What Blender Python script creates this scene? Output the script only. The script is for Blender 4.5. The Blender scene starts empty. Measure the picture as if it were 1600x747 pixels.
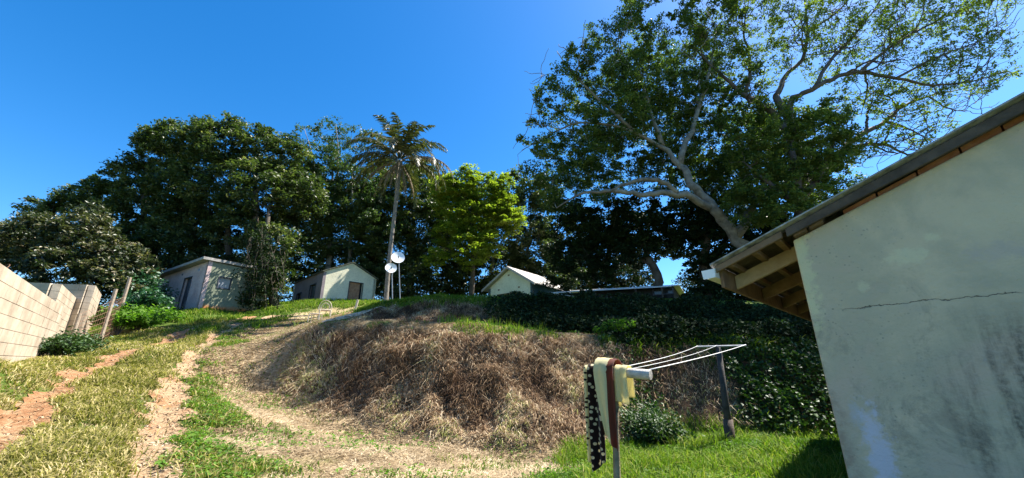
import bpy, math, random
import numpy as np
R = math.radians
random.seed(7)
rng = np.random.default_rng(11)
S = bpy.context.scene
COL = S.collection

# ------------------------------------------------------------------ camera, world, sun, exposure
PITCH = R(17.7); EYE = 1.6
cam_d = bpy.data.cameras.new('camera'); cam_d.sensor_width = 36; cam_d.lens = 13.5
cam_d.clip_start = 0.05; cam_d.clip_end = 2000
cam = bpy.data.objects.new('camera', cam_d); COL.objects.link(cam)
cam.location = (0, 0, EYE); cam.rotation_euler = (R(90)+PITCH, 0, 0)
S.camera = cam
SUN_AZ, SUN_EL = R(65), R(56)          # azimuth from +Y towards +X
W = bpy.data.worlds.new('World'); S.world = W; W.use_nodes = True
nt = W.node_tree; bg = nt.nodes['Background']
sky = nt.nodes.new('ShaderNodeTexSky'); sky.sky_type = 'NISHITA'; sky.sun_disc = False
sky.sun_elevation = SUN_EL; sky.sun_rotation = SUN_AZ; sky.altitude = 600
sky.air_density = 1.0; sky.dust_density = 0.7; sky.ozone_density = 4.0
hs = nt.nodes.new('ShaderNodeHueSaturation'); hs.inputs['Saturation'].default_value = 1.35
hs.inputs['Hue'].default_value = 0.50
nt.links.new(sky.outputs[0], hs.inputs['Color']); nt.links.new(hs.outputs[0], bg.inputs[0])
bg.inputs[1].default_value = 0.085
sd = bpy.data.lights.new('sun', 'SUN'); sd.energy = 5.0; sd.angle = R(0.5); sd.color = (1, .95, .86)
so = bpy.data.objects.new('sun', sd); COL.objects.link(so)
sdir = np.array([math.cos(SUN_EL)*math.sin(SUN_AZ), math.cos(SUN_EL)*math.cos(SUN_AZ), math.sin(SUN_EL)])
so.rotation_euler = (R(90)-SUN_EL, 0, -SUN_AZ+R(180))
so.location = (20, 12, 40)
S.view_settings.view_transform = 'Standard'; S.view_settings.look = 'None'
S.view_settings.exposure = 1.65; S.view_settings.gamma = 1

# ------------------------------------------------------------------ maths helpers
CP, SP = math.cos(PITCH), math.sin(PITCH)
def at(px, py, Y):
    """place in the world seen at (px,py) of the photograph, Y metres ahead"""
    v = (373.5-py)/600; dy = CP - v*SP; dz = SP + v*CP
    return np.array([(px-800)/600/dy*Y, Y, EYE + dz/dy*Y])
def depth(p): return p[1]*CP + (p[2]-EYE)*SP
def hash2(ix, iy, s):
    h = np.sin(ix*127.1 + iy*311.7 + s*74.7)*43758.5453
    return h - np.floor(h)
def vnoise(x, y, s=0):
    ix, iy = np.floor(x), np.floor(y); fx, fy = x-ix, y-iy
    fx = fx*fx*(3-2*fx); fy = fy*fy*(3-2*fy)
    a = hash2(ix, iy, s); b = hash2(ix+1, iy, s); c = hash2(ix, iy+1, s); d = hash2(ix+1, iy+1, s)
    return (a*(1-fx)+b*fx)*(1-fy) + (c*(1-fx)+d*fx)*fy
def fbm(x, y, s=0, o=4):
    t = 0; a = .5
    for k in range(o):
        t = t + a*vnoise(x*2**k, y*2**k, s+k); a *= .5
    return t
def sstep(a, b, x):
    t = np.clip((x-a)/(b-a), 0, 1); return t*t*(3-2*t)
def seg_dist(x, y, line):
    """distance to a polyline in plan, and signed side (positive = right of travel)"""
    best = np.full(np.shape(x), 1e9); side = np.zeros(np.shape(x)); tt = np.zeros(np.shape(x))
    L = 0
    for (a, b) in zip(line[:-1], line[1:]):
        ax, ay, bx_, by_ = a[0], a[1], b[0], b[1]
        ux, uy = bx_-ax, by_-ay; l2 = ux*ux+uy*uy
        t = np.clip(((x-ax)*ux+(y-ay)*uy)/l2, 0, 1)
        dx, dy = x-ax-t*ux, y-ay-t*uy
        d = np.hypot(dx, dy); m = d < best
        best = np.where(m, d, best); side = np.where(m, -(ux*dy-uy*dx), side)
        tt = np.where(m, L+t*math.sqrt(l2), tt); L += math.sqrt(l2)
    return best, np.sign(side), tt

# ------------------------------------------------------------------ mesh helpers
def np_mesh(name, V, F, mat, parent=None, attrs=None, smooth=False):
    """V (n,3); F (m,k) one size of face, or list of such arrays"""
    Fs = F if isinstance(F, list) else [F]
    Fs = [np.asarray(f, dtype=np.int32) for f in Fs if len(f)]
    me = bpy.data.meshes.new(name)
    V = np.asarray(V, dtype=np.float32)
    me.vertices.add(len(V)); me.vertices.foreach_set('co', V.ravel())
    idx = np.concatenate([f.ravel() for f in Fs]); sizes = np.concatenate([np.full(len(f), f.shape[1]) for f in Fs])
    me.loops.add(len(idx)); me.loops.foreach_set('vertex_index', idx)
    me.polygons.add(len(sizes)); st = np.concatenate([[0], np.cumsum(sizes)[:-1]]).astype(np.int32)
    me.polygons.foreach_set('loop_start', st)
    me.update(calc_edges=True)
    if attrs:
        for k, a in attrs.items():
            at_ = me.attributes.new(k, 'FLOAT', 'POINT'); at_.data.foreach_set('value', np.asarray(a, dtype=np.float32))
    me.polygons.foreach_set('use_smooth', np.full(len(sizes), bool(smooth)))
    if mat is not None: me.materials.append(mat)
    o = bpy.data.objects.new(name, me); COL.objects.link(o)
    if parent is not None: o.parent = parent
    return o

class MB:
    """collects simple solids in one mesh"""
    def __init__(s): s.v = []; s.q = []; s.t = []; s.n = 0
    def add(s, V, Q=(), T=()):
        s.v.append(np.asarray(V, float)); 
        if len(Q): s.q.append(np.asarray(Q)+s.n)
        if len(T): s.t.append(np.asarray(T)+s.n)
        s.n += len(V)
    def hexa(s, P):      # P 8 points: bottom ring 0-3, top ring 4-7
        s.add(P, [(3,2,1,0),(4,5,6,7),(0,1,5,4),(1,2,6,5),(2,3,7,6),(3,0,4,7)])
    def box(s, o, a, b, c):   # corner o, edge vectors
        o, a, b, c = map(lambda t: np.array(t, float), (o, a, b, c))
        s.hexa([o, o+a, o+a+b, o+b, o+c, o+a+c, o+a+b+c, o+b+c])
    def cbox(s, x0, x1, y0, y1, z0, z1): s.box((x0,y0,z0),(x1-x0,0,0),(0,y1-y0,0),(0,0,z1-z0))
    def tube(s, P, r, n=6, cap=True):
        P = np.asarray(P, float); m = len(P); r = np.broadcast_to(np.asarray(r, float), (m,))
        T = np.gradient(P, axis=0); T /= np.linalg.norm(T, axis=1)[:, None]+1e-9
        up = np.array([0.13, 0.21, 1.0]) if abs(T[:, 2]).mean() < .8 else np.array([1.0, .1, .05])
        A = np.cross(T, up); A /= np.linalg.norm(A, axis=1)[:, None]+1e-9; B = np.cross(T, A)
        an = np.arange(n)/n*2*math.pi
        V = P[:, None]+r[:, None, None]*(np.cos(an)[None, :, None]*A[:, None]+np.sin(an)[None, :, None]*B[:, None])
        V = V.reshape(-1, 3); i = np.arange(n); j = (i+1) % n
        Q = np.concatenate([np.stack([k*n+i, k*n+j, (k+1)*n+j, (k+1)*n+i], 1) for k in range(m-1)])
        Tt = []
        if cap:
            V = np.vstack([V, P[0], P[-1]]); c0, c1 = m*n, m*n+1
            Tt = [(c0, b, a) for a, b in zip(i, j)]+[(c1, (m-1)*n+a, (m-1)*n+b) for a, b in zip(i, j)]
        s.add(V, Q, Tt)
    def disc_bowl(s, c, nrm, r, dep, rings=4, n=20):
        c = np.array(c, float); nrm = np.array(nrm, float); nrm /= np.linalg.norm(nrm)
        A = np.cross(nrm, (0,0,1)); A /= np.linalg.norm(A); B = np.cross(nrm, A); an = np.arange(n)/n*2*math.pi
        for off in (0, -.012):
            V = [c-nrm*dep+nrm*off]
            for k in range(1, rings+1):
                f = k/rings
                for a in an: V.append(c+nrm*(dep*(f*f-1)+off)+r*f*(math.cos(a)*A+math.sin(a)*B))
            T = [(0, 1+i, 1+(i+1) % n) for i in range(n)]
            Q = [(1+(k-1)*n+i, 1+k*n+i, 1+k*n+(i+1) % n, 1+(k-1)*n+(i+1) % n) for k in range(1, rings) for i in range(n)]
            s.add(V, Q, T)
    def build(s, name, mat, parent=None, smooth=False, attrs=None):
        V = np.vstack(s.v); F = []
        if s.q: F.append(np.vstack(s.q))
        if s.t: F.append(np.vstack(s.t))
        o = np_mesh(name, V, F, mat, parent, attrs, smooth)
        return o
def recalc(o):
    import bmesh
    bm = bmesh.new(); bm.from_mesh(o.data); bmesh.ops.recalc_face_normals(bm, faces=bm.faces); bm.to_mesh(o.data); bm.free()
    return o
def bevel(o, w=.01, n=2):
    m = o.modifiers.new('bevel', 'BEVEL'); m.width = w; m.segments = n; m.limit_method = 'ANGLE'; return o
def tag(o, label=None, cat=None, group=None, kind=None):
    if label: o['label'] = label
    if cat: o['category'] = cat
    if group: o['group'] = group
    if kind: o['kind'] = kind
    return o
def empty(name, loc, label=None, cat=None, group=None, rz=0):
    o = bpy.data.objects.new(name, None); o.empty_display_size = .2; COL.objects.link(o)
    o.location = tuple(float(c) for c in loc); o.rotation_euler = (0, 0, rz)
    return tag(o, label, cat, group)

# ------------------------------------------------------------------ materials
def mat(name):
    m = bpy.data.materials.new(name); m.use_nodes = True
    return m, m.node_tree, m.node_tree.nodes['Principled BSDF']
def N(nt, t, **kw):
    n = nt.nodes.new(t)
    for k, v in kw.items():
        if k in n.inputs: n.inputs[k].default_value = v
        else: setattr(n, k, v)
    return n
def ramp(nt, src, stops):
    r = nt.nodes.new('ShaderNodeValToRGB'); e = r.color_ramp.elements
    while len(e) > 1: e.remove(e[-1])
    e[0].position = stops[0][0]; e[0].color = (*stops[0][1], 1)
    for p, c in stops[1:]:
        k = e.new(p); k.color = (*c, 1)
    nt.links.new(src, r.inputs[0]); return r.outputs[0]
def g3(v): return (v, v, v)
def noise_fac(nt, scale, detail=5, rough=.6, vec=None, dist=0):
    n = N(nt, 'ShaderNodeTexNoise', Scale=scale, Detail=detail, Roughness=rough, Distortion=dist)
    if vec is None:
        tc = N(nt, 'ShaderNodeTexCoord'); vec = tc.outputs['Object']
    nt.links.new(vec, n.inputs['Vector']); return n.outputs['Fac']
def mixc(nt, fac, a, b, mode='MIX'):
    m = nt.nodes.new('ShaderNodeMix'); m.data_type = 'RGBA'; m.blend_type = mode
    for s_, i in ((fac, 0), (a, 6), (b, 7)):
        if isinstance(s_, (int, float)): m.inputs[i].default_value = s_
        elif isinstance(s_, tuple): m.inputs[i].default_value = (*s_, 1)
        else: nt.links.new(s_, m.inputs[i])
    return m.outputs[2]
def bump(nt, b, h, strength=.3, dist=.02):
    n = N(nt, 'ShaderNodeBump', Strength=strength, Distance=dist); nt.links.new(h, n.inputs['Height'])
    nt.links.new(n.outputs[0], b.inputs['Normal'])
def simple(name, c1, c2, scale=4, rough=.8, bmp=.3, metal=0, spec=.3):
    m, nt, b = mat(name); f = noise_fac(nt, scale, 6, .65)
    nt.links.new(ramp(nt, f, [(.3, c1), (.7, c2)]), b.inputs['Base Color'])
    b.inputs['Roughness'].default_value = rough; b.inputs['Metallic'].default_value = metal
    b.inputs['Specular IOR Level'].default_value = spec
    bump(nt, b, noise_fac(nt, scale*4, 6, .7), bmp, .02); return m
def leafmat(name, stops, transl=.3, rough=.42, tcol=None, spec=.45):
    m, nt, b = mat(name); a = N(nt, 'ShaderNodeAttribute', attribute_name='rnd')
    c = ramp(nt, a.outputs['Fac'], stops); nt.links.new(c, b.inputs['Base Color'])
    b.inputs['Roughness'].default_value = rough; b.inputs['Specular IOR Level'].default_value = spec
    if transl:
        t = N(nt, 'ShaderNodeBsdfTranslucent')
        tc = mixc(nt, 1.0, c, tcol or (1.0, 1.25, .45), 'MULTIPLY'); nt.links.new(tc, t.inputs[0])
        mx = N(nt, 'ShaderNodeMixShader'); mx.inputs[0].default_value = transl
        nt.links.new(b.outputs[0], mx.inputs[1]); nt.links.new(t.outputs[0], mx.inputs[2])
        nt.links.new(mx.outputs[0], nt.nodes['Material Output'].inputs[0])
    return m

LEAF_DARK = leafmat('dark evergreen leaves', [(0, (.018,.034,.012)), (.45, (.048,.072,.024)), (.8, (.12,.145,.05)), (1, (.34,.31,.17))], .38)  # palest leaf tones stand in for bright glints
LEAF_TAN = leafmat('tan and green leaves', [(0, (.02,.035,.015)), (.5, (.05,.065,.03)), (.78, (.13,.12,.06)), (1, (.38,.30,.20))], .25)
LEAF_MID = leafmat('grey green leaves', [(0, (.03,.055,.02)), (.5, (.06,.10,.03)), (1, (.14,.17,.07))])
LEAF_YEL = leafmat('yellow green leaves', [(0, (.07,.11,.016)), (.5, (.20,.25,.03)), (1, (.46,.47,.07))], .5)
LEAF_BIG = leafmat('glossy fig leaves', [(0, (.030,.055,.016)), (.5, (.07,.11,.028)), (1, (.19,.23,.055))], .45, .5, None, .3)
LEAF_LIGHT = leafmat('thin pale leaves', [(0, (.07,.11,.02)), (.5, (.15,.20,.035)), (1, (.32,.35,.08))], .5, .6, None, .15)
LEAF_SHADE = leafmat('shade-toned leaves', [(0, (.008,.018,.007)), (.6, (.016,.032,.012)), (1, (.04,.06,.02))], .12, .75, None, .1)  # near-black leaf tones stand in for deep shade
LEAF_IVY = leafmat('ivy leaves', [(0, (.012,.032,.008)), (.5, (.028,.066,.014)), (1, (.07,.12,.03))], .25, .5, None, .3)
LEAF_SHRUB = leafmat('shrub leaves', [(0, (.04,.10,.012)), (.5, (.09,.19,.02)), (1, (.17,.29,.04))], .45, .6, None, .2)
LEAF_FERN = leafmat('bluish frond leaves', [(0, (.02,.07,.035)), (1, (.05,.13,.06))], .25)
PALM_LIVE = leafmat('palm leaflets', [(0, (.025,.035,.014)), (.5, (.05,.06,.025)), (1, (.15,.13,.065))], .25, .4)
PALM_DEAD = leafmat('dead palm leaflets', [(0, (.12,.085,.045)), (1, (.30,.22,.13))], .2, .7)
GRASS = leafmat('green grass blades', [(0, (.05,.10,.010)), (.5, (.11,.19,.016)), (.85, (.22,.28,.03)), (1, (.38,.34,.11))], .4, .65, None, .2)
GRASS_OLIVE = leafmat('olive track grass', [(0, (.10,.11,.02)), (.4, (.23,.21,.05)), (.75, (.42,.34,.14)), (1, (.62,.50,.28))], .35, .7, None, .2)
STRAW = leafmat('straw litter', [(0, (.13,.09,.05)), (.3, (.29,.21,.12)), (.7, (.47,.37,.23)), (1, (.72,.60,.42))], .15, .7, (1,1,1), .2)
DRY = leafmat('dry bank grass', [(0, (.08,.045,.025)), (.3, (.23,.14,.075)), (.62, (.47,.33,.19)), (.9, (.78,.64,.44)), (1, (.40,.42,.12))], .15, .7, (1,1,1), .2)
BARK_PALE = simple('pale grey bark', (.07,.06,.05), (.29,.26,.215), 2.2, .85, .6)
BARK_DARK = simple('dark bark', (.035,.028,.02), (.12,.095,.07), 2.5, .9, .6)
BARK_BROWN = simple('brown limb bark', (.045,.035,.03), (.14,.11,.09), 2.5, .85, .6)

# ground
def ground_mat():
    m, nt, b = mat('yard soil and turf')
    ad = N(nt, 'ShaderNodeAttribute', attribute_name='dry'); ag = N(nt, 'ShaderNodeAttribute', attribute_name='green')
    asl = N(nt, 'ShaderNodeAttribute', attribute_name='bank')
    n1 = noise_fac(nt, 3, 8, .7); n2 = noise_fac(nt, 22, 6, .75)
    soil = ramp(nt, n1, [(.3, (.17,.085,.045)), (.7, (.30,.18,.10))])
    green = ramp(nt, n2, [(.3, (.035,.065,.012)), (.55, (.08,.12,.02)), (.75, (.17,.17,.05))])
    dry = ramp(nt, n2, [(.28, (.26,.17,.09)), (.5, (.42,.31,.18)), (.72, (.56,.44,.27))])
    bank = ramp(nt, n2, [(.3, (.04,.026,.016)), (.55, (.12,.072,.042)), (.75, (.26,.17,.10))])
    c = mixc(nt, ag.outputs['Fac'], soil, green); c = mixc(nt, ad.outputs['Fac'], c, dry); c = mixc(nt, asl.outputs['Fac'], c, bank)
    nt.links.new(c, b.inputs['Base Color']); b.inputs['Roughness'].default_value = .95; b.inputs['Specular IOR Level'].default_value = .1
    bump(nt, b, n2, .8, .05); return m
def track_mat():
    m, nt, b = mat('orange dirt and pale rubble')
    n1 = noise_fac(nt, 4.5, 9, .8); n2 = noise_fac(nt, 26, 6, .8)
    vo = N(nt, 'ShaderNodeTexVoronoi', Scale=38); tc = N(nt, 'ShaderNodeTexCoord'); nt.links.new(tc.outputs['Object'], vo.inputs['Vector'])
    a = ramp(nt, n1, [(.32, (.20,.085,.04)), (.5, (.32,.17,.085)), (.62, (.44,.29,.17))])
    s = ramp(nt, vo.outputs['Distance'], [(.0, (.46,.34,.22)), (.5, (.38,.26,.15)), (.9, (.28,.16,.09))])
    at_ = N(nt, 'ShaderNodeAttribute', attribute_name='stony')
    c = mixc(nt, at_.outputs['Fac'], a, s); nt.links.new(c, b.inputs['Base Color'])
    b.inputs['Roughness'].default_value = .95; b.inputs['Specular IOR Level'].default_value = .1
    bump(nt, b, n2, .9, .05); return m

# ------------------------------------------------------------------ terrain
def dens(line, step=.7):
    out = []
    for a, b in zip(line[:-1], line[1:]):
        n = max(1, int(np.linalg.norm(b[:2]-a[:2])/step))
        for k in range(n): out.append(a+(b-a)*k/n)
    out.append(line[-1]); return out
def P_(l): return [at(*p) for p in l]
TOE = P_([(436,598,11.6),(500,622,10.9),(560,642,10.2),(700,680,9.0),(850,700,8.6),(940,688,8.9),(1000,672,9.8),(1060,655,10.7),(1150,655,10.7),(1280,655,10.8),(1450,655,11)])
TOP = P_([(446,552,12.3),(474,524,12.6),(560,515,12.1),(700,520,11.2),(800,525,11.0),(900,536,11.2),(1000,546,11.6),(1150,547,11.8),(1280,549,12.0),(1450,549,12.6)])
TOE2 = P_([(560,503,14.6),(600,506,14),(700,512,13.5),(800,519,13.5),(900,528,13.7),(1000,539,14),(1150,541,14.4),(1270,543,15),(1450,545,16)])
TOP2 = P_([(560,488,17.8),(600,479,17.3),(650,473,17),(700,471,17),(750,471,17),(850,472,17),(950,475,17),(1100,481,17.5),(1300,488,18),(1600,500,19)])
RUT_L = P_([(-200,800,3.6),(-60,720,4.3),(0,680,5.2),(60,625,6.8),(110,590,8.6),(200,548,12),(290,517,17),(345,506,19.5),(400,497,22)])
RUT_R = P_([(215,800,3.8),(225,747,4.5),(240,690,5.7),(258,640,7.4),(280,590,9.6),(305,555,12.4),(335,525,16.2),(375,508,19.5),(430,497,22)])
anch = dens(TOE)+dens(TOP)+dens(TOE2)+dens(TOP2)
anch += P_([(-60,612,6.0),(0,583,6.8),(40,574,8.8),(80,568,11.5),(130,536,15),(165,531,15.5),(240,502,20),(313,484,22),
  (262,478,26),(360,492,23),(400,650,8.5),(300,680,6.8),(350,620,9.5),(600,700,7.3),(500,747,5.6),(700,747,6.0),(850,747,6.2),
  (1000,747,6.4),(1140,692,8.8),(1300,700,8),(400,560,12.5),(400,530,16),(440,512,19),(350,505,19),(460,492,22),(520,491,22),
  (500,470,26.5),(585,473,29),(458,474,31),(603,473,21),(20,640,6.9),(150,620,7.5),(200,690,5.2),(500,503,17),(540,490,20.5),(555,476,24)])
anch += P_([(-200,800,3.6),(215,800,3.8),(60,625,6.8),(110,590,8.6),(200,548,12),(280,590,9.6),(305,555,12.4),(335,525,16.2),(345,506,19.5)])
anch += [np.array(p, float) for p in [(0,0,0),(2,0,0),(-3,0,.15),(-6,0,.6),(-9,1,1.2),(-12,0,1.6),(4,4,0),(9,5,0),(10,0,0),(16,8,.2),(0,-8,-.2),(12,-8,0),(-12,-8,1.4),
  (-14,5,1.6),(-20,8,1.9),(-24,14,2.6),(-30,20,4),(-40,30,6),(-30,30,5.6),(-24,26,4.9),(0,24,4.7),(8,24,4.9),(16,24,4.9),(0,30,5.2),(10,30,5.2),(20,30,5.3),(0,42,5.6),(-10,36,5.9),(-22,36,6.0),
  (30,42,5.6),(60,60,6),(-60,60,9),(0,70,6),(40,20,4.8),(30,14,2.5),(-60,10,4),(60,0,1),(-60,-40,2),(60,-50,0),(0,-50,-.4),(200,200,6),(-200,200,10),(200,-200,0),(-200,-200,0),(0,300,4),(300,0,2),(-300,0,4)]]
A = np.array(anch); AX, AY, AZ = A[:, 0], A[:, 1], A[:, 2]
EPS = .35
Dm = np.sqrt((AX[:, None]-AX)**2+(AY[:, None]-AY)**2+EPS**2)
n_ = len(A); M = np.zeros((n_+1, n_+1)); M[:n_, :n_] = -Dm-np.eye(n_)*-.02; M[:n_, n_] = 1; M[n_, :n_] = 1
M[:n_, :n_] = -Dm + 0.02*np.eye(n_)
wts = np.linalg.solve(M, np.concatenate([AZ, [0]]))
def base_z(x, y):
    x = np.asarray(x, float); y = np.asarray(y, float); sh = x.shape; x = x.ravel(); y = y.ravel(); out = np.empty(len(x))
    for i in range(0, len(x), 20000):
        d = np.sqrt((x[i:i+20000, None]-AX)**2+(y[i:i+20000, None]-AY)**2+EPS**2)
        out[i:i+20000] = -d@wts[:n_]+wts[n_]
    return out.reshape(sh)
_xs = None
def zone(x, y):
    """plan masks"""
    dl, _, _ = seg_dist(x, y, RUT_L); dr, sr, _ = seg_dist(x, y, RUT_R)
    toeY = np.interp(x, [p[0] for p in TOE], [p[1] for p in TOE]); topY = np.interp(x, [p[0] for p in TOP], [p[1] for p in TOP])
    toe2 = np.interp(x, [p[0] for p in TOE2], [p[1] for p in TOE2]); top2 = np.interp(x, [p[0] for p in TOP2], [p[1] for p in TOP2])
    x0 = TOE[0][0]
    inx = sstep(x0-.3, x0+.4, x)
    bank = inx*sstep(toeY-.35, toeY+.1, y)*(1-sstep(topY-.1, topY+.25, y))
    x1 = TOE2[0][0]
    bank2 = sstep(x1-.6, x1+.4, x)*sstep(toe2-.2, toe2+.2, y)*(1-sstep(top2-.35, top2, y))
    n = fbm(x*.7, y*.7, 5)
    rutl = 1-sstep(.16, .36, dl+(fbm(x*2.2, y*2.2, 9)-.47)*.8); rutr = 1-sstep(.14, .34, dr+(fbm(x*2.2, y*2.2, 19)-.47)*.9)
    return dict(dl=dl, dr=dr, sr=sr, toe=toeY, top=topY, toe2=toe2, top2=top2, bank=bank, bank2=bank2, n=n, rutl=rutl, rutr=rutr, inx=inx)
def gz(x, y):
    x = np.asarray(x, float); y = np.asarray(y, float)
    z = base_z(x, y); q = zone(x, y)
    near = 1-sstep(25, 45, np.hypot(x, y))
    z = z+near*((fbm(x*.9, y*.9, 1)-.47)*.16+(fbm(x*4, y*4, 2)-.47)*.05)
    z = z+np.maximum(q['bank'], q['bank2'])*((fbm(x*1.6, y*2.2, 31)-.47)*.7+(fbm(x*5, y*5, 33)-.47)*.34)
    z = z-.07*np.maximum(1-sstep(0, .45, q['dl']), 1-sstep(0, .45, q['dr']))
    return z
def axis(lo, hi, fine, far):
    a = list(np.arange(lo, hi, fine)); s = fine; v = lo
    L = []
    while v > -far: s *= 1.16; v -= s; L.append(v)
    s = fine; v = a[-1]; H = []
    while v < far: s *= 1.16; v += s; H.append(v)
    return np.array(L[::-1]+a+H)
gx = axis(-17, 10, .11, 500); gy = axis(2, 19, .11, 500)
GX, GY = np.meshgrid(gx, gy, indexing='ij'); GZ = gz(GX, GY); q = zone(GX, GY)
nx, ny = GX.shape; I = np.arange(nx*ny).reshape(nx, ny)
F = np.stack([I[:-1, :-1], I[1:, :-1], I[1:, 1:], I[:-1, 1:]], -1).reshape(-1, 4)
# where straw lies, where turf grows
def covers(x, y, q):
    lawn = sstep(-.3, 1.2, x-.25*(y-6)+(q['n']-.47)*3)*(1-sstep(q['toe']-.2, q['toe']+.1, y))
    right = (q['sr'] > 0)
    strip = np.where(right, 1-sstep(.3, .9, q['dr']+(q['n']-.47)*3.4), 0)*(1-lawn)
    front = np.where(right, 1, 0)*(1-sstep(q['toe']-.1, q['toe']+.2, y)*q['inx'])
    straw = front*(1-lawn)*(1-strip)
    straw = np.maximum(straw, q['inx']*(y > q['topY'] if 'topY' in q else y > q['top'])*(y < q['toe2'])*.9*(x < 2.5))
    straw = straw*(1-sstep(22, 25, y))*sstep(-14, -12, x)
    med = 1-np.where(right, 1, 0)
    return lawn, strip, straw, med
lawn, strip, straw, med = covers(GX, GY, q)
dry = np.clip(straw*sstep(.30, .50, q['n']+.12), 0, 1)*(1-q['rutr'])
gnd = np_mesh('ground', np.stack([GX, GY, GZ], -1).reshape(-1, 3), F, ground_mat(), smooth=True,
   attrs={'dry': dry.ravel(), 'green': np.clip(1-.45*sstep(.5, .75, q['n']), 0, 1).ravel()*(1-dry.ravel()*.5), 'bank': np.maximum(q['bank'], q['bank2']).ravel()})
tag(gnd, kind='structure')
# wheel ruts: a dirt sheet on the turf
tx = np.arange(-17, -2, .05); ty = np.arange(2.5, 22.5, .05)
TX, TY = np.meshgrid(tx, ty, indexing='ij'); qt = zone(TX, TY)
rm = np.maximum(qt['rutl'], qt['rutr']); keep = (rm > .5)
ix = np.interp(TX, gx, np.arange(nx)); iy = np.interp(TY, gy, np.arange(ny))
i0 = np.clip(ix.astype(int), 0, nx-2); j0 = np.clip(iy.astype(int), 0, ny-2); fx, fy = ix-i0, iy-j0
def gridz(x, y):
    ix = np.interp(x, gx, np.arange(nx)); iy = np.interp(y, gy, np.arange(ny))
    i0 = np.clip(ix.astype(int), 0, nx-2); j0 = np.clip(iy.astype(int), 0, ny-2); fx, fy = ix-i0, iy-j0
    return (GZ[i0, j0]*(1-fx)+GZ[i0+1, j0]*fx)*(1-fy)+(GZ[i0, j0+1]*(1-fx)+GZ[i0+1, j0+1]*fx)*fy
TZ = gridz(TX, TY)+.012
stones = sstep(.52, .7, fbm(TX*9, TY*9, 77))*.03*sstep(3, 0, 0)
I2 = np.arange(TX.size).reshape(TX.shape)
F2 = np.stack([I2[:-1, :-1], I2[1:, :-1], I2[1:, 1:], I2[:-1, 1:]], -1).reshape(-1, 4)
kf = keep[:-1, :-1].ravel() & keep[1:, 1:].ravel(); F2 = F2[kf]
used, inv = np.unique(F2.ravel(), return_inverse=True)
V2 = np.stack([TX, TY, TZ], -1).reshape(-1, 3)[used]
V2[:, 2] += np.clip(fbm(V2[:, 0]*8, V2[:, 1]*8, 71)-.5, 0, 1)*.12
tr = np_mesh('dirt_track', V2, inv.reshape(-1, 4), track_mat(), smooth=True, attrs={'stony': (qt['rutr'] > qt['rutl']).ravel()[used]*sstep(.30, .5, fbm(V2[:, 0]*1.5, V2[:, 1]*1.5, 3))})
tag(tr, kind='structure')

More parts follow.
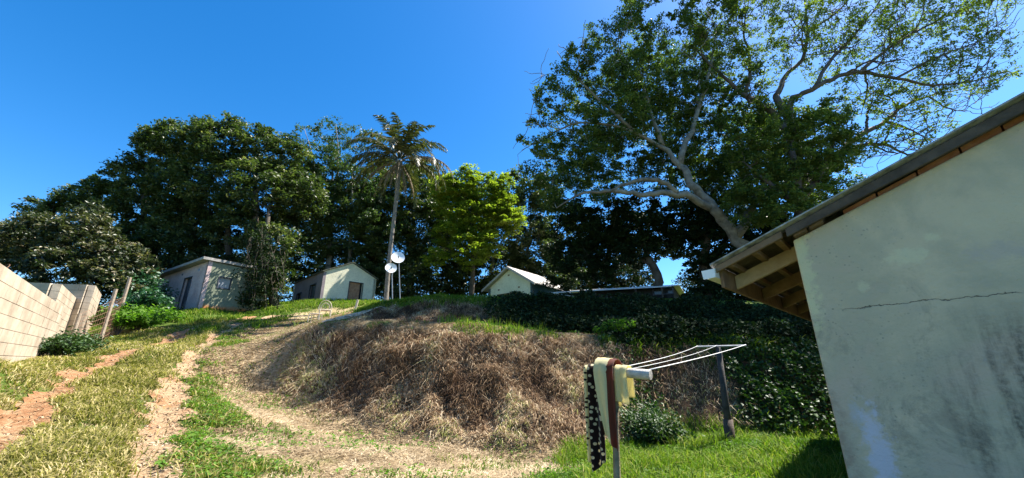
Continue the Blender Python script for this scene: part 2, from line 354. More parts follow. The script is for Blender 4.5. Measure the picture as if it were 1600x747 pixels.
# ------------------------------------------------------------------ right-hand house, close to the camera
def plaster_mat():
    m, nt, b = mat('stained pale green plaster')
    tc = N(nt, 'ShaderNodeTexCoord'); ob = tc.outputs['Object']
    sx = N(nt, 'ShaderNodeSeparateXYZ'); nt.links.new(ob, sx.inputs[0])
    def mth(op, a, b_=None, c=None):
        n = nt.nodes.new('ShaderNodeMath'); n.operation = op
        for i, s_ in enumerate((a, b_, c)):
            if s_ is None: continue
            if isinstance(s_, (int, float)): n.inputs[i].default_value = s_
            else: nt.links.new(s_, n.inputs[i])
        return n.outputs[0]
    X, Z = sx.outputs['X'], sx.outputs['Z']
    n1 = noise_fac(nt, 1.1, 8, .62, ob, .4); n2 = noise_fac(nt, 4.5, 8, .7, ob); n3 = noise_fac(nt, 40, 5, .7, ob)
    base = ramp(nt, n1, [(.30, (.42,.345,.25)), (.42, (.55,.44,.335)), (.50, (.50,.43,.31)), (.60, (.62,.51,.36)), (.72, (.68,.56,.38))])
    base = mixc(nt, ramp(nt, n2, [(.55, g3(0)), (.75, g3(.35))]), base, (.36,.33,.33))
    # tilted soot streaks below the crack
    mp = N(nt, 'ShaderNodeMapping'); mp.inputs['Rotation'].default_value = (0, R(-14), 0); mp.inputs['Scale'].default_value = (5.5, 3, .8)
    nt.links.new(ob, mp.inputs[0]); ns = noise_fac(nt, 1.0, 7, .66, mp.outputs[0])
    def band(v, a, b2):
        mr = N(nt, 'ShaderNodeMapRange'); mr.interpolation_type = 'SMOOTHSTEP'
        nt.links.new(v, mr.inputs[0]); mr.inputs[1].default_value = a; mr.inputs[2].default_value = b2; return mr.outputs[0]
    low = band(Z, 2.05, 1.55); rgt = band(X, .25, .95)
    st = mth('MULTIPLY', band(ns, .44, .68), mth('MULTIPLY', low, rgt))
    grit = band(n3, .35, .62); st = mth('MULTIPLY', st, mth('MULTIPLY_ADD', grit, .6, .4))
    c = mixc(nt, mth('MULTIPLY', mth('MULTIPLY', band(noise_fac(nt, 2.2, 7, .75, ob, .6), .50, .66), band(Z, 2.6, 1.7)), .45), base, (.15,.14,.12))
    c = mixc(nt, mth('MULTIPLY', st, 1.0), c, (.055,.055,.05))
    # small dark moss specks near the corner
    vo = N(nt, 'ShaderNodeTexVoronoi', Scale=34); nt.links.new(ob, vo.inputs['Vector'])
    sp = mth('MULTIPLY', band(vo.outputs['Distance'], .26, .14), mth('MULTIPLY', band(n2, .46, .60), band(X, .9, .1)))
    c = mixc(nt, mth('MULTIPLY', sp, .75), c, (.20,.21,.17))
    # patches of newer, yellowish plaster and a bluish flaked patch
    def spot(cx, cz, rx, rz, soft=.55, amp=2.2):
        dx = mth('DIVIDE', mth('SUBTRACT', X, cx), rx); dz = mth('DIVIDE', mth('SUBTRACT', Z, cz), rz)
        d = mth('SQRT', mth('ADD', mth('MULTIPLY', dx, dx), mth('MULTIPLY', dz, dz)))
        d = mth('ADD', d, mth('MULTIPLY', mth('SUBTRACT', noise_fac(nt, 14, 5, .7, ob), .5), 2*amp)); return band(d, 1.0+soft, 1.0-soft)
    for (cx, cz, rx, rz, col, a) in [(.60,2.30,.10,.045,(.72,.66,.44),.5),(.75,2.40,.035,.03,(.72,.66,.44),.5),(.34,2.12,.03,.035,(.72,.66,.44),.45),
          (.03,2.35,.05,.5,(.68,.64,.38),.6),(.20,1.02,.06,.24,(.58,.56,.66),.8),(.13,1.25,.03,.10,(.48,.50,.60),.4),(1.0,2.25,.12,.05,(.50,.42,.38),.5)]:
        c = mixc(nt, mth('MULTIPLY', spot(cx, cz, rx, rz), a), c, col)
    # rendered lower corner, rougher and browner
    c = mixc(nt, mth('MULTIPLY', mth('MULTIPLY', band(X, .14, .0), band(Z, 1.6, 1.2)), band(n2, .4, .6)), c, (.36,.27,.20))
    # the long crack
    cl = mth('ADD', mth('MULTIPLY_ADD', X, .03, 1.965), mth('MULTIPLY', mth('SUBTRACT', noise_fac(nt, 7, 6, .7, ob), .5), .10))
    d = mth('ABSOLUTE', mth('SUBTRACT', Z, cl))
    crk = mth('MULTIPLY', band(d, .0032, .0006), mth('MULTIPLY', band(X, .12, .4), band(noise_fac(nt, 3, 3, .5, ob), .40, .52)))
    c = mixc(nt, mth('MULTIPLY', crk, .8), c, (.05,.045,.04))
    c = mixc(nt, mth('MULTIPLY', band(n3, .60, .74), .35), c, (.20,.18,.14))
    nt.links.new(c, b.inputs['Base Color']); b.inputs['Roughness'].default_value = .9; b.inputs['Specular IOR Level'].default_value = .15
    h = mth('ADD', mth('MULTIPLY', n3, .35), mth('MULTIPLY', n2, .8)); h = mth('SUBTRACT', h, mth('MULTIPLY', crk, 1.5))
    bump(nt, b, h, .7, .03); return m
PLASTER = plaster_mat()
WOOD_DARK = simple('weathered dark timber', (.035,.026,.02), (.12,.09,.07), 6, .8, .5)
WOOD_WARM = simple('raw pine timber', (.30,.21,.13), (.50,.38,.25), 5, .7, .4)
WOOD_BROWN = simple('old brown timber', (.13,.08,.05), (.26,.17,.10), 5, .8, .4)
BRICK_RED = simple('raw red brick', (.30,.11,.06), (.45,.22,.14), 9, .9, .5)
ROOF_SHEET = simple('lichen speckled roof sheet', (.10,.10,.10), (.46,.45,.44), 14, .85, .5)
GUTTER = simple('white gutter enamel', (.70,.72,.74), (.82,.83,.84), 5, .4, .05)
def brick_mat(name):
    return BRICK_RED
HC = (2.3, 3.0, 0.0); HZ = R(-45)
house = empty('cottage', HC, 'pale green cottage close by, its stained cracked gable wall under open timber eaves', 'house', rz=HZ)
SLOPE = .385; WZ = 2.545     # wall top at the corner; local x along gable, local y along the side wall
b_ = MB()
GW, GL = 7.0, 8.5; z0 = -.4
def wtop(u): return WZ+SLOPE*min(u, GW-u)
# gable wall as a real wall 0.2 thick, then the other walls
for (a, c) in ((0, GW/2), (GW/2, GW)):
    b_.hexa([(a,0,z0),(c,0,z0),(c,.2,z0),(a,.2,z0),(a,0,wtop(a)),(c,0,wtop(c)),(c,.2,wtop(c)),(a,.2,wtop(a))])
    b_.hexa([(a,GL-.2,z0),(c,GL-.2,z0),(c,GL,z0),(a,GL,z0),(a,GL-.2,wtop(a)),(c,GL-.2,wtop(c)),(c,GL,wtop(c)),(a,GL,wtop(a))])
b_.cbox(0, .2, .2, GL-.2, z0, WZ+.02); b_.cbox(GW-.2, GW, .2, GL-.2, z0, WZ+.02)
w = b_.build('wall', PLASTER, house); bevel(w, .012, 2)
# exposed brick strip between plaster and roof
b_ = MB()
u = .35
while u < GW/2-.1:
    L = .2+random.random()*.05; hh = .035+.03*random.random()
    z1 = wtop(u)-.002; z2 = wtop(u+L)-.002
    b_.hexa([(u,.03,z1),(u+L-.012,.03,z2),(u+L-.012,.17,z2),(u,.17,z1),(u,.03,z1+hh),(u+L-.012,.03,z2+hh),(u+L-.012,.17,z2+hh),(u,.17,z1+hh)]); u += L
b_.build('brick_course', BRICK_RED, house)
# roof sheets: corrugated, one mesh per slope
RT = .115
def roofsheet(sign):
    n = 150; ys = np.linspace(-.13, GL+.2, n); amp = .011
    us = np.linspace(-.62, GW/2, 12)
    V = []
    for off in (0, -.012):
        for yv in ys:
            for uu in us:
                z = WZ+RT+SLOPE*uu+amp*math.sin(yv/ .09*math.pi)+off
                V.append((uu if sign > 0 else GW-uu, yv, z))
    k = len(us); q_ = []
    for s_ in range(2):
        for i in range(n-1):
            for j in range(k-1):
                a = s_*n*k+i*k+j; q_.append((a, a+1, a+k+1, a+k))
    for i in range(n-1): q_.append((i*k, i*k+k, n*k+i*k+k, n*k+i*k))
    for j in range(k-1): q_.append((j, j+1, n*k+j+1, n*k+j))
    return np_mesh('roof', V, np.array(q_), ROOF_SHEET, house, smooth=False)
rf = roofsheet(1); roofsheet(-1)
def beam(name, u0, u1, y0, y1, h, drop, m, par=house):   # member parallel to the roof slope
    b_ = MB(); za = WZ+SLOPE*u0+RT-drop; zb = WZ+SLOPE*u1+RT-drop
    b_.hexa([(u0,y0,za-h),(u1,y0,zb-h),(u1,y1,zb-h),(u0,y1,za-h),(u0,y0,za),(u1,y0,zb),(u1,y1,zb),(u0,y1,za)])
    o = b_.build(name, m, par); bevel(o, .004, 1); return o
beam('barge_board', -.02, GW/2, -.10, -.065, .07, .025, WOOD_DARK)
beam('barge_board', -.60, -.05, -.10, -.065, .055, .025, WOOD_BROWN)
for uu, yy in ((.02, -.06), (.13, -.055)):
    b_ = MB(); zz = WZ+SLOPE*uu+.005; b_.hexa([(uu,yy,zz),(uu+.09,yy,zz+.035),(uu+.09,yy+.12,zz+.035),(uu,yy+.12,zz),(uu,yy,zz+.075),(uu+.09,yy,zz+.11),(uu+.09,yy+.12,zz+.11),(uu,yy+.12,zz+.075)])
    b_.build('purlin_end', WOOD_BROWN, house)
# rafters over the side wall
yy = .30
while yy < GL:
    beam('rafter', -.55, .25, yy, yy+.045, .125, .075, WOOD_WARM if yy < .5 else WOOD_BROWN); yy += .95
for uu in (-.50, -.30, -.12):                    # battens under the sheets
    b_ = MB(); zz = WZ+SLOPE*uu+RT-.026; b_.cbox(uu, uu+.05, -.06, GL, zz-.045, zz); b_.build('batten', WOOD_BROWN, house)
# two barge ends and big purlin stub further up the verge
b_ = MB(); zz = WZ+SLOPE*1.42+.0; b_.cbox(1.36, 1.50, -.16, .06, zz+.0, zz+.11); bevel(b_.build('purlin_end', WOOD_DARK, house), .01)
b_ = MB(); zz = WZ-.60*SLOPE+RT; b_.cbox(-.585, -.555, -.02, GL, zz-.20, zz-.02); bevel(b_.build('fascia', WOOD_BROWN, house), .004, 1)
b_ = MB(); za_ = WZ-.56*SLOPE+RT-.02; zb_ = WZ+.02*SLOPE+RT-.02; b_.hexa([(-.56,-.05,za_-.012),(.02,-.05,zb_-.012),(.02,GL,zb_-.012),(-.56,GL,za_-.012),(-.56,-.05,za_),(.02,-.05,zb_),(.02,GL,zb_),(-.56,GL,za_)]); b_.build('eave_shade_slab', WOOD_DARK, house)  # dark slab added to deepen the shade under the roof sheets
# gutter: folded trough
zz = WZ-.62*SLOPE+RT-.035
prof = [(-.585,0),(-.588,-.075),(-.66,-.085),(-.685,-.01),(-.695,-.008),(-.695,-.014)]
V = []; 
for yv in (-.12, GL+.2):
    for (a, c) in prof: V.append((a, yv, zz+c))
k = len(prof); Q = [(i, i+1, k+i+1, k+i) for i in range(k-1)]
b_ = MB(); b_.add(V, Q); g = b_.build('gutter', GUTTER, house); sm = g.modifiers.new('thick', 'SOLIDIFY'); sm.thickness = .006
b_ = MB(); b_.hexa([(-.69,-.128,zz-.085),(-.59,-.128,zz-.078),(-.59,-.122,zz-.078),(-.69,-.122,zz-.085),(-.70,-.128,zz-.006),(-.585,-.128,zz),(-.585,-.122,zz),(-.70,-.122,zz-.006)])
b_.build('gutter_end', GUTTER, house)

# ------------------------------------------------------------------ other buildings
def walls(mb, p0, p1, tops, zb, thick, ops=()):
    """a wall in plan from p0 to p1 (outside on the right-hand side of travel is thickened inwards to the left);
       tops [(s,z)...]; ops [(s0,s1,z0,z1)]"""
    p0 = np.array(p0[:2], float); p1 = np.array(p1[:2], float); L = np.linalg.norm(p1-p0); d = (p1-p0)/L; n = np.array([-d[1], d[0]])
    ss = sorted(set([0, L]+[t[0] for t in tops]+[o[0] for o in ops]+[o[1] for o in ops]))
    tz = lambda s: float(np.interp(s, [t[0] for t in tops], [t[1] for t in tops]))
    def pc(a, b, za0, za1, zb0, zb1):
        A_, B_ = p0+d*a, p0+d*b; C_, D_ = B_+n*thick, A_+n*thick
        mb.hexa([(*A_, za0), (*B_, za1), (*C_, za1), (*D_, za0), (*A_, zb0), (*B_, zb1), (*C_, zb1), (*D_, zb0)])
    for a, b in zip(ss[:-1], ss[1:]):
        if b-a < 1e-6: continue
        o_ = [o for o in ops if o[0] <= a+1e-6 and o[1] >= b-1e-6]; z = zb
        for (s0, s1, oz0, oz1) in sorted(o_, key=lambda t: t[2]):
            if oz0 > z+.001: pc(a, b, z, z, oz0, oz0)
            z = oz1
        pc(a, b, z, z, tz(a), tz(b))
    return d, n
def panel(par, name, m, p0, d, n, s0, s1, z0, z1, inset, th=.04):
    b_ = MB(); A_ = np.array(p0[:2])+d*s0+n*inset
    b_.box((*A_, z0), (*(d*(s1-s0)), 0), (*(n*th), 0), (0, 0, z1-z0)); return b_.build(name, m, par)
def frame(par, name, m, p0, d, n, s0, s1, z0, z1, w=.06, out=-.03, th=.08):
    b_ = MB()
    for (a, b, c, e) in ((s0-w, s0, z0-w, z1+w), (s1, s1+w, z0-w, z1+w), (s0, s1, z1, z1+w), (s0, s1, z0-w, z0)):
        A_ = np.array(p0[:2])+d*a+n*out; b_.box((*A_, c), (*(d*(b-a)), 0), (*(n*th), 0), (0, 0, e-c))
    return b_.build(name, m, par)
def wallmat(name, c1, c2, c3=None, zsplit=None, low=None):
    m, nt, b = mat(name); n1 = noise_fac(nt, 1.4, 8, .7); n2 = noise_fac(nt, 9, 6, .7)
    c = ramp(nt, n1, [(.3, c1), (.6, c2), (.8, c3 or c2)])
    c = mixc(nt, ramp(nt, n2, [(.5, g3(0)), (.75, g3(.5))]), c, tuple(.5*v for v in c1))
    if zsplit is not None:
        tc = N(nt, 'ShaderNodeTexCoord'); sx = N(nt, 'ShaderNodeSeparateXYZ'); nt.links.new(tc.outputs['Object'], sx.inputs[0])
        md = N(nt, 'ShaderNodeMath', operation='ADD'); nt.links.new(sx.outputs['Z'], md.inputs[0])
        mm = N(nt, 'ShaderNodeMath', operation='MULTIPLY'); nt.links.new(n1, mm.inputs[0]); mm.inputs[1].default_value = .6; nt.links.new(mm.outputs[0], md.inputs[1])
        mr = N(nt, 'ShaderNodeMapRange'); nt.links.new(md.outputs[0], mr.inputs[0]); mr.inputs[1].default_value = zsplit+.2; mr.inputs[2].default_value = zsplit+.4; mr.inputs[3].default_value = 1; mr.inputs[4].default_value = 0
        c = mixc(nt, mr.outputs[0], c, low)
    nt.links.new(c, b.inputs['Base Color']); b.inputs['Roughness'].default_value = .9; b.inputs['Specular IOR Level'].default_value = .15
    bump(nt, b, n2, .4, .03); return m
GLASS = simple('dusty dark glass', (.02,.025,.03), (.05,.055,.06), 3, .15, .02, 0, .5)
DARKWOOD = simple('dark painted door', (.03,.035,.05), (.07,.07,.09), 5, .6, .2)
def slab(mb, pts, th):   # sloped roof slab from 4 corner points (top)
    P4 = [np.array(p, float) for p in pts]; Q4 = [p-np.array([0, 0, th]) for p in P4]; mb.hexa(Q4+P4)
# -- left house: flat sloping roof, pink front wall with door, green end wall
A0 = at(327, 408, 22); zb = at(313, 484, 22)[2]-.05; d2 = np.array([.52, .854]); d1 = np.array([-.854, .52])
c0 = A0[:2]; c1 = c0+d1*7.4; c2 = c0+d2*3.6; c3 = c1+d2*3.6; zt = A0[2]
zl = zt-.25
h = empty('pink_house', (*c0, zb), 'low flat-roofed house at the track top, pink front wall and green end wall', 'house')
def rel(o, e): o.location = tuple(-np.array(e.location)); return o
b_ = MB(); dz_ = zt-zb
dd, nn = walls(b_, c1, c0, [(0, zl), (7.4, zt)], zb-.8, .2, [(4.55, 5.55, zb+.05, zb+2.15), (1.15, 2.15, zb+.95, zb+2.0)])
walls(b_, c3, c1, [(0, zl-.2), (3.6, zl)], zb-.8, .2)
rel(recalc(b_.build('front_wall', wallmat('faded pink plaster', (.40,.29,.28), (.58,.44,.42), (.40,.33,.38)), h)), h)
DO = rel(panel(h, 'door', DARKWOOD, c1, dd, nn, 4.55, 5.15, zb+.05, zb+2.15, .14), h)
rel(panel(h, 'door', simple('black doorway panel', (.012,.012,.014), (.03,.03,.035)), c1, dd, nn, 5.15, 5.55, zb+.05, zb+2.15, .17), h)
rel(frame(h, 'door_frame', DARKWOOD, c1, dd, nn, 4.55, 5.55, zb+.1, zb+2.15, .05), h)
wf = rel(frame(h, 'window', DARKWOOD, c1, dd, nn, 1.15, 2.15, zb+.95, zb+2.0, .05), h)
panel(wf, 'pane', GLASS, c1, dd, nn, 1.15, 2.15, zb+.95, zb+2.0, .1, .01)
for s_ in (1.0, 3.9, 6.2): rel(panel(h, 'air_vent', GLASS, c1, dd, nn, s_, s_+.16, zl-.32+s_*.02, zl-.18+s_*.02, -.004, .01), h)
b_ = MB(); dd, nn = walls(b_, c0, c2, [(0, zt), (3.6, zt-.1)], zb-.8, .2, [(.72, 1.32, zb+1.45, zb+2.05)])
walls(b_, c2, c3, [(0, zt-.1), (7.4, zl-.2)], zb-.8, .2)
rel(recalc(b_.build('end_wall', wallmat('flat green plaster', (.16,.18,.13), (.22,.24,.17), (.19,.205,.15), zb+.35, (.42,.17,.06)), h)), h)  # orange low band paints sunlit dapple at the wall foot
wf = rel(frame(h, 'window', DARKWOOD, c0, dd, nn, .72, 1.32, zb+1.45, zb+2.05, .06), h)
panel(wf, 'pane', simple('milky glass', (.22,.24,.27), (.34,.36,.38), 3, .3), c0, dd, nn, .72, 1.32, zb+1.45, zb+2.05, .05, .01)
b_ = MB(); e = .35
q0 = c0-d1*.12-d2*e; q1 = c1+d1*e-d2*e; q2 = c3+d1*e+d2*e; q3 = c2-d1*.12+d2*e
slab(b_, [(*q0, zt+.20), (*q1, zl+.20), (*q2, zl+.1), (*q3, zt+.18)], .16)
rel(recalc(b_.build('roof', simple('grey roof slab', (.16,.15,.14), (.42,.40,.37), 6, .9, .4), h)), h)
# -- small pale green house with gable
A0 = at(506, 424, 27); zb = at(500, 470, 27)[2]-.1; zt = A0[2]; c0 = A0[:2]
gd = np.array([.707, .707]); ld = np.array([-.707, .707]); GWd = 4.0; GLn = 6.4; zA = zt+.95
c1 = c0+gd*GWd; c2 = c0+ld*GLn; c3 = c1+ld*GLn
h = empty('gabled_house', (*c0, zb), 'small pale green gabled house behind the palm with a brown double door in its gable', 'house')
b_ = MB(); dd, nn = walls(b_, c0, c1, [(0, zt), (GWd/2, zA), (GWd, zt)], zb-1.2, .2, [(1.95, 2.95, zb, zb+1.72)])
zw = zt
WG = wallmat('pale green gable plaster', (.58,.56,.42), (.74,.70,.52), (.76,.72,.50), zb+.25, (.16,.36,.34))
walls(b_, c1, c3, [(0, zt), (GLn, zt)], zb-1.2, .2); walls(b_, c3, c2, [(0, zt), (GWd/2, zA), (GWd, zt)], zb-1.2, .2)
rel(recalc(b_.build('gable_wall', WG, h)), h)
rel(panel(h, 'door', simple('brown plank door', (.22,.11,.06), (.42,.24,.14), 6, .7), c0, dd, nn, 1.95, 2.78, zb, zb+1.72, .08), h)
rel(frame(h, 'door_frame', DARKWOOD, c0, dd, nn, 1.95, 2.95, zb+.02, zb+1.72, .05), h)
rel(panel(h, 'doorway', simple('dark doorway', (.01,.01,.01), (.02,.02,.02)), c0, dd, nn, 2.78, 2.95, zb, zb+1.72, .12), h)
b_ = MB(); dd, nn = walls(b_, c2, c0, [(0, zt), (GLn, zt)], zb-1.2, .2, [(4.0, 5.2, zb+.45, zb+1.5), (1.1, 2.1, zb-.05, zb+1.2)])
rel(recalc(b_.build('side_wall', wallmat('mauve grey plaster', (.20,.17,.18), (.30,.25,.26)), h)), h)
for (s0, s1, za, zc) in ((4.0, 5.2, zb+.45, zb+1.5), (1.1, 2.1, zb-.05, zb+1.2)):
    wf = rel(frame(h, 'window', DARKWOOD, c2, dd, nn, s0, s1, za, zc, .05), h); panel(wf, 'pane', GLASS, c2, dd, nn, s0, s1, za, zc, .1, .01)
e = .12; ge = .12
for sgn in (0, 1):
    b_ = MB(); dzs = .95/(GWd/2)*e
    eave = -gd*e if sgn == 0 else gd*(GWd+e); rid = gd*GWd/2
    a0 = c0+eave-ld*ge; a1 = c0+rid-ld*ge; a2 = c0+rid+ld*(GLn+ge); a3 = c0+eave+ld*(GLn+ge)
    slab(b_, [(*a0, zt+.09-dzs), (*a1, zA+.10), (*a2, zA+.10), (*a3, zt+.09-dzs)], .06)
    rel(recalc(b_.build('roof', simple('mossy roof sheet', (.05,.06,.04), (.16,.16,.12), 6, .9, .4), h)), h)
# -- cream gabled house beyond the upper bank
c0 = at(832, 441, 28); zt = c0[2]; c0 = c0[:2]; ld = np.array([.62, .785]); gd = np.array([-.785, .62]); GWd = 4.3; GLn = 5.5
zA = at(797, 421, 29.5)[2]; zb = zt-2.3; c1 = c0+gd*GWd
h = empty('cream_house', (*c0, zb), 'cream gabled house with a blue side wall and sunlit roof, peeping over the upper bank', 'house')
b_ = MB(); p0 = c1; ztl = zt
dd, nn = walls(b_, c1, c0, [(0, zt), (GWd/2, zA), (GWd, zt)], zb-.3, .2, [(.95, 3.1, zt-1.35, zt-.62)])
rel(recalc(b_.build('gable_wall', wallmat('cream plaster', (.62,.58,.40), (.72,.68,.50)), h)), h)
wf = rel(frame(h, 'window', WOOD_BROWN, c1, dd, nn, .95, 3.1, zt-1.35, zt-.62, .06), h)
panel(wf, 'pane', GLASS, c1, dd, nn, .95, 2.65, zt-1.35, zt-.62, .1, .01); panel(wf, 'curtain', simple('orange curtain', (.45,.25,.12), (.6,.4,.25), 6), c1, dd, nn, 2.65, 3.1, zt-1.35, zt-.62, .08, .01)
for s_, zz in ((.95, zt-.28), (2.95, zt-.28), (1.95, zA-.55)): rel(panel(h, 'air_vent', WOOD_BROWN, c1, dd, nn, s_, s_+.18, zz, zz+.12, -.004, .01), h)
b_ = MB(); c2 = c0+ld*GLn; c3 = c1+ld*GLn
walls(b_, c0, c2, [(0, zt), (GLn, zt)], zb-.3, .2); walls(b_, c2, c3, [(0, zt), (GWd/2, zA), (GWd, zt)], zb-.3, .2); walls(b_, c3, c1, [(0, zt), (GLn, zt)], zb-.3, .2)
rel(recalc(b_.build('side_wall', wallmat('dark blue wall', (.03,.07,.10), (.05,.11,.15)), h)), h)  # dark blue colour on the side and back walls
CR = simple('pale corrugated roof', (.38,.35,.32), (.62,.58,.54), 5, .8, .3); slp = (zA-zt)/(GWd/2)
for sgn in (0, 1):
    b_ = MB(); e = .45; ge = .35
    eave = -gd*e if sgn == 0 else gd*(GWd+e); rid = gd*GWd/2
    for k in range(26):       # ribs run down the slope
        s0, s1 = -ge+(GLn+2*ge)*k/26, -ge+(GLn+2*ge)*(k+.7)/26
        a0 = c0+eave+ld*s0; a1 = c0+rid+ld*s0; a2 = c0+rid+ld*s1; a3 = c0+eave+ld*s1
        slab(b_, [(*a0, zt+.17-slp*e), (*a1, zA+.17), (*a2, zA+.17), (*a3, zt+.17-slp*e)], .03)
    a0 = c0+eave-ld*ge; a1 = c0+rid-ld*ge; a2 = c0+rid+ld*(GLn+ge); a3 = c0+eave+ld*(GLn+ge)
    slab(b_, [(*a0, zt+.135-slp*e), (*a1, zA+.135), (*a2, zA+.135), (*a3, zt+.135-slp*e)], .03)
    rel(recalc(b_.build('roof', CR, h)), h)
    b_ = MB(); a2 = a1+ld*.04; a3 = a0+ld*.04; o_ = -ld*.045
    slab(b_, [(*(a0+o_), zt+.15-slp*e), (*(a1+o_), zA+.15), (*(a2+o_), zA+.15), (*(a3+o_), zt+.15-slp*e)], .17)
    rel(recalc(b_.build('barge_board', simple('pale barge board', (.30,.27,.25), (.45,.41,.38), 8), h)), h)
# -- long dark building under the trees
p0 = at(872, 458, 27); p1 = at(1040, 448, 23); zb = 4.7
h = empty('long_shed', (p0[0], p0[1], zb), 'long low dark building with a pale tin roof edge under the trees', 'shed')
DK = wallmat('near-black wall', (.012,.013,.014), (.03,.03,.03)); v0, v1 = p0[:2], p1[:2]; L = np.linalg.norm(v1-v0); dd = (v1-v0)/L; nn = np.array([-dd[1], dd[0]])  # near-black colour on all the shed walls
za, zc = p0[2]-.05, p1[2]-.12
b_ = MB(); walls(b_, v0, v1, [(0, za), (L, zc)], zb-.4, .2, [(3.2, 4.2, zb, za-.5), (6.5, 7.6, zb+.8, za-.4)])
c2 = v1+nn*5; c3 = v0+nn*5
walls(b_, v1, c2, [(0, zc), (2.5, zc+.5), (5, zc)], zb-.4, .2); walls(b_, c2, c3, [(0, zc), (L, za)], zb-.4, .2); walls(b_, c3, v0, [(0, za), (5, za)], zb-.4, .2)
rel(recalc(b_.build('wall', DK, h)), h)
rel(panel(h, 'door', DARKWOOD, v0, dd, nn, 3.2, 4.2, zb, za-.5, .1), h)
wf = rel(frame(h, 'window', DARKWOOD, v0, dd, nn, 6.5, 7.6, zb+.8, za-.4, .05), h); panel(wf, 'pane', GLASS, v0, dd, nn, 6.5, 7.6, zb+.8, za-.4, .1, .01)
TIN = simple('bright tin sheet', (.45,.46,.46), (.65,.65,.64), 5, .45, .2)
for sgn in (0, 1):
    b_ = MB(); e0 = v0-dd*.3-nn*.7; e1 = v1+dd*.35-nn*.7; r0 = v0-dd*.3+nn*2.5; r1 = v1+dd*.35+nn*2.5
    if sgn: e0, e1 = e0+nn*6.4, e1+nn*6.4
    slab(b_, [(*e0, za+.02), (*e1, zc+.02), (*r1, zc+.62), (*r0, za+.62)] if not sgn else [(*r0, za+.62), (*r1, zc+.62), (*e1, zc+.02), (*e0, za+.02)], .05)
    rel(recalc(b_.build('roof', TIN, h)), h)
for s_ in (.4, 3.0, 5.6, L-.1):
    b_ = MB(); c = v0+dd*s_-nn*.6; b_.tube([(*c, zb-.3), (*c, za+(zc-za)*s_/L-.02)], .05, 8); rel(b_.build('post', WOOD_DARK, h), h)
# small lean-to roof between the two
q0 = at(858, 456, 26.2); q1 = at(905, 464, 24.6)
b_ = MB(); t1 = np.array([.3, 1.5, .12])
slab(b_, [q0, q1, q1+t1, q0+t1], .05); lt = empty('lean_to', (q0[0], q0[1], 4.8), 'thin pale lean-to roof between the cream house and the dark shed', 'lean-to')
rel(recalc(b_.build('roof', TIN, lt)), lt)
for c in (q0, q1, q1+t1, q0+t1):
    b_ = MB(); c = c+np.array([0, .06 if c[1] < 26.5 else -.06, -.04]); b_.tube([(c[0], c[1], 4.6), c], .035, 6); rel(b_.build('post', WOOD_DARK, lt), lt)

# ------------------------------------------------------------------ block wall on the left
BLOCK = simple('cream concrete blocks', (.27,.21,.15), (.50,.42,.32), 1.6, .9, .3)
MORTAR = simple('grey mortar', (.07,.055,.045), (.14,.11,.09), 8, .95, .4)
def block_wall(mb_b, mb_m, p0, p1, ztops, zbot, ch=.235, bl=.47, th=.19, stag=0):
    """ztop per course may step: ztops is function of s"""
    p0 = np.array(p0[:2]); p1 = np.array(p1[:2]); L = np.linalg.norm(p1-p0); d = (p1-p0)/L; n = np.array([-d[1], d[0]])
    zt = ztops; k = 0; j = .005; z = zt
    while z > zbot:
        s = -(bl/2 if (k+stag) % 2 else 0)
        while s < L-.02:
            a, b = max(s, 0)+j/2, min(s+bl, L)-j/2
            if b-a > .04:
                w = (random.random()-.5)*.006
                A_ = p0+d*a+n*w; mb_b.box((*A_, z-ch+j), (*(d*(b-a)), 0), (*(n*th), 0), (0, 0, ch-2*j))
            s += bl
        z -= ch; k += 1
    A_ = p0+d*.02+n*.010; mb_m.box((*A_, zbot), (*(d*(L-.04)), 0), (*(n*(th-.020)), 0), (0, 0, zt-zbot-.012))
def bwall(name, segs, label):
    e = empty(name, (*segs[0][0][:2], segs[0][3]), label, 'wall', 'concrete block walls beside the track')
    B, M_ = MB(), MB()
    for (p0, p1, zt, zb, st) in segs: block_wall(B, M_, p0, p1, zt, zb, stag=st)
    rel(B.build('blocks', BLOCK, e), e); rel(M_.build('mortar', MORTAR, e), e)
a = at(-40, 400, 5.9); b = at(83, 489, 11.3); zt = 1.6+.1*0+at(0, 426, 6.75)[2]-1.6
a = at(0, 426, 6.75); dW = (b-a)[:2]; dW = dW/np.linalg.norm(dW); s0 = a[:2]-dW*3.5
bwall('block_wall', [(b[:2], s0, zt, .6, 0)], 'long nearest stretch of cream concrete block wall, at the left edge beside the track')
nW = np.array([-dW[1], dW[0]])    # towards the left/back
c = at(97, 444, 12.2); zt2 = c[2]; cx = c[:2]
bwall('block_wall', [(cx, cx+dW*4.2, zt2, 1.2, 0), (cx+dW*.0+np.array([-.2, 0.0]), cx+np.array([-3.2, -.6]), zt2, 1.2, 1)][:2], 'middle stepped block of cream wall, rising behind the bush at the track edge')
c = at(150, 446, 15.2); zt3 = c[2]; cx = c[:2]
bwall('block_wall', [(cx, cx+dW*3.0, zt3, 1.6, 0), (cx+np.array([-.2, 0]), cx+np.array([-2.2, -.4]), zt3, 1.6, 1)], 'farthest stepped stretch of cream block wall next to the rusty wire fence')

wp = at(2, 424, 6.9); mb = MB(); a_ = np.linspace(0, 5*math.pi, 60)
mb.tube(np.stack([wp[0]-.05-a_*.05+.12*np.cos(a_), wp[1]+a_*.0+.12*np.sin(a_), wp[2]+.06+.10*np.sin(a_*1.3)], 1), .006, 4, False)
mb.tube([wp+np.array([.05, -.05, .05]), wp+np.array([.08, -.12, -.25]), wp+np.array([0, -.15, -.6])], .008, 4)
tag(mb.build('wire_coil', simple('rusty coil', (.10,.05,.03), (.24,.13,.08), 8)), 'loose coil of rusty wire on top of the nearest block wall', 'wire')
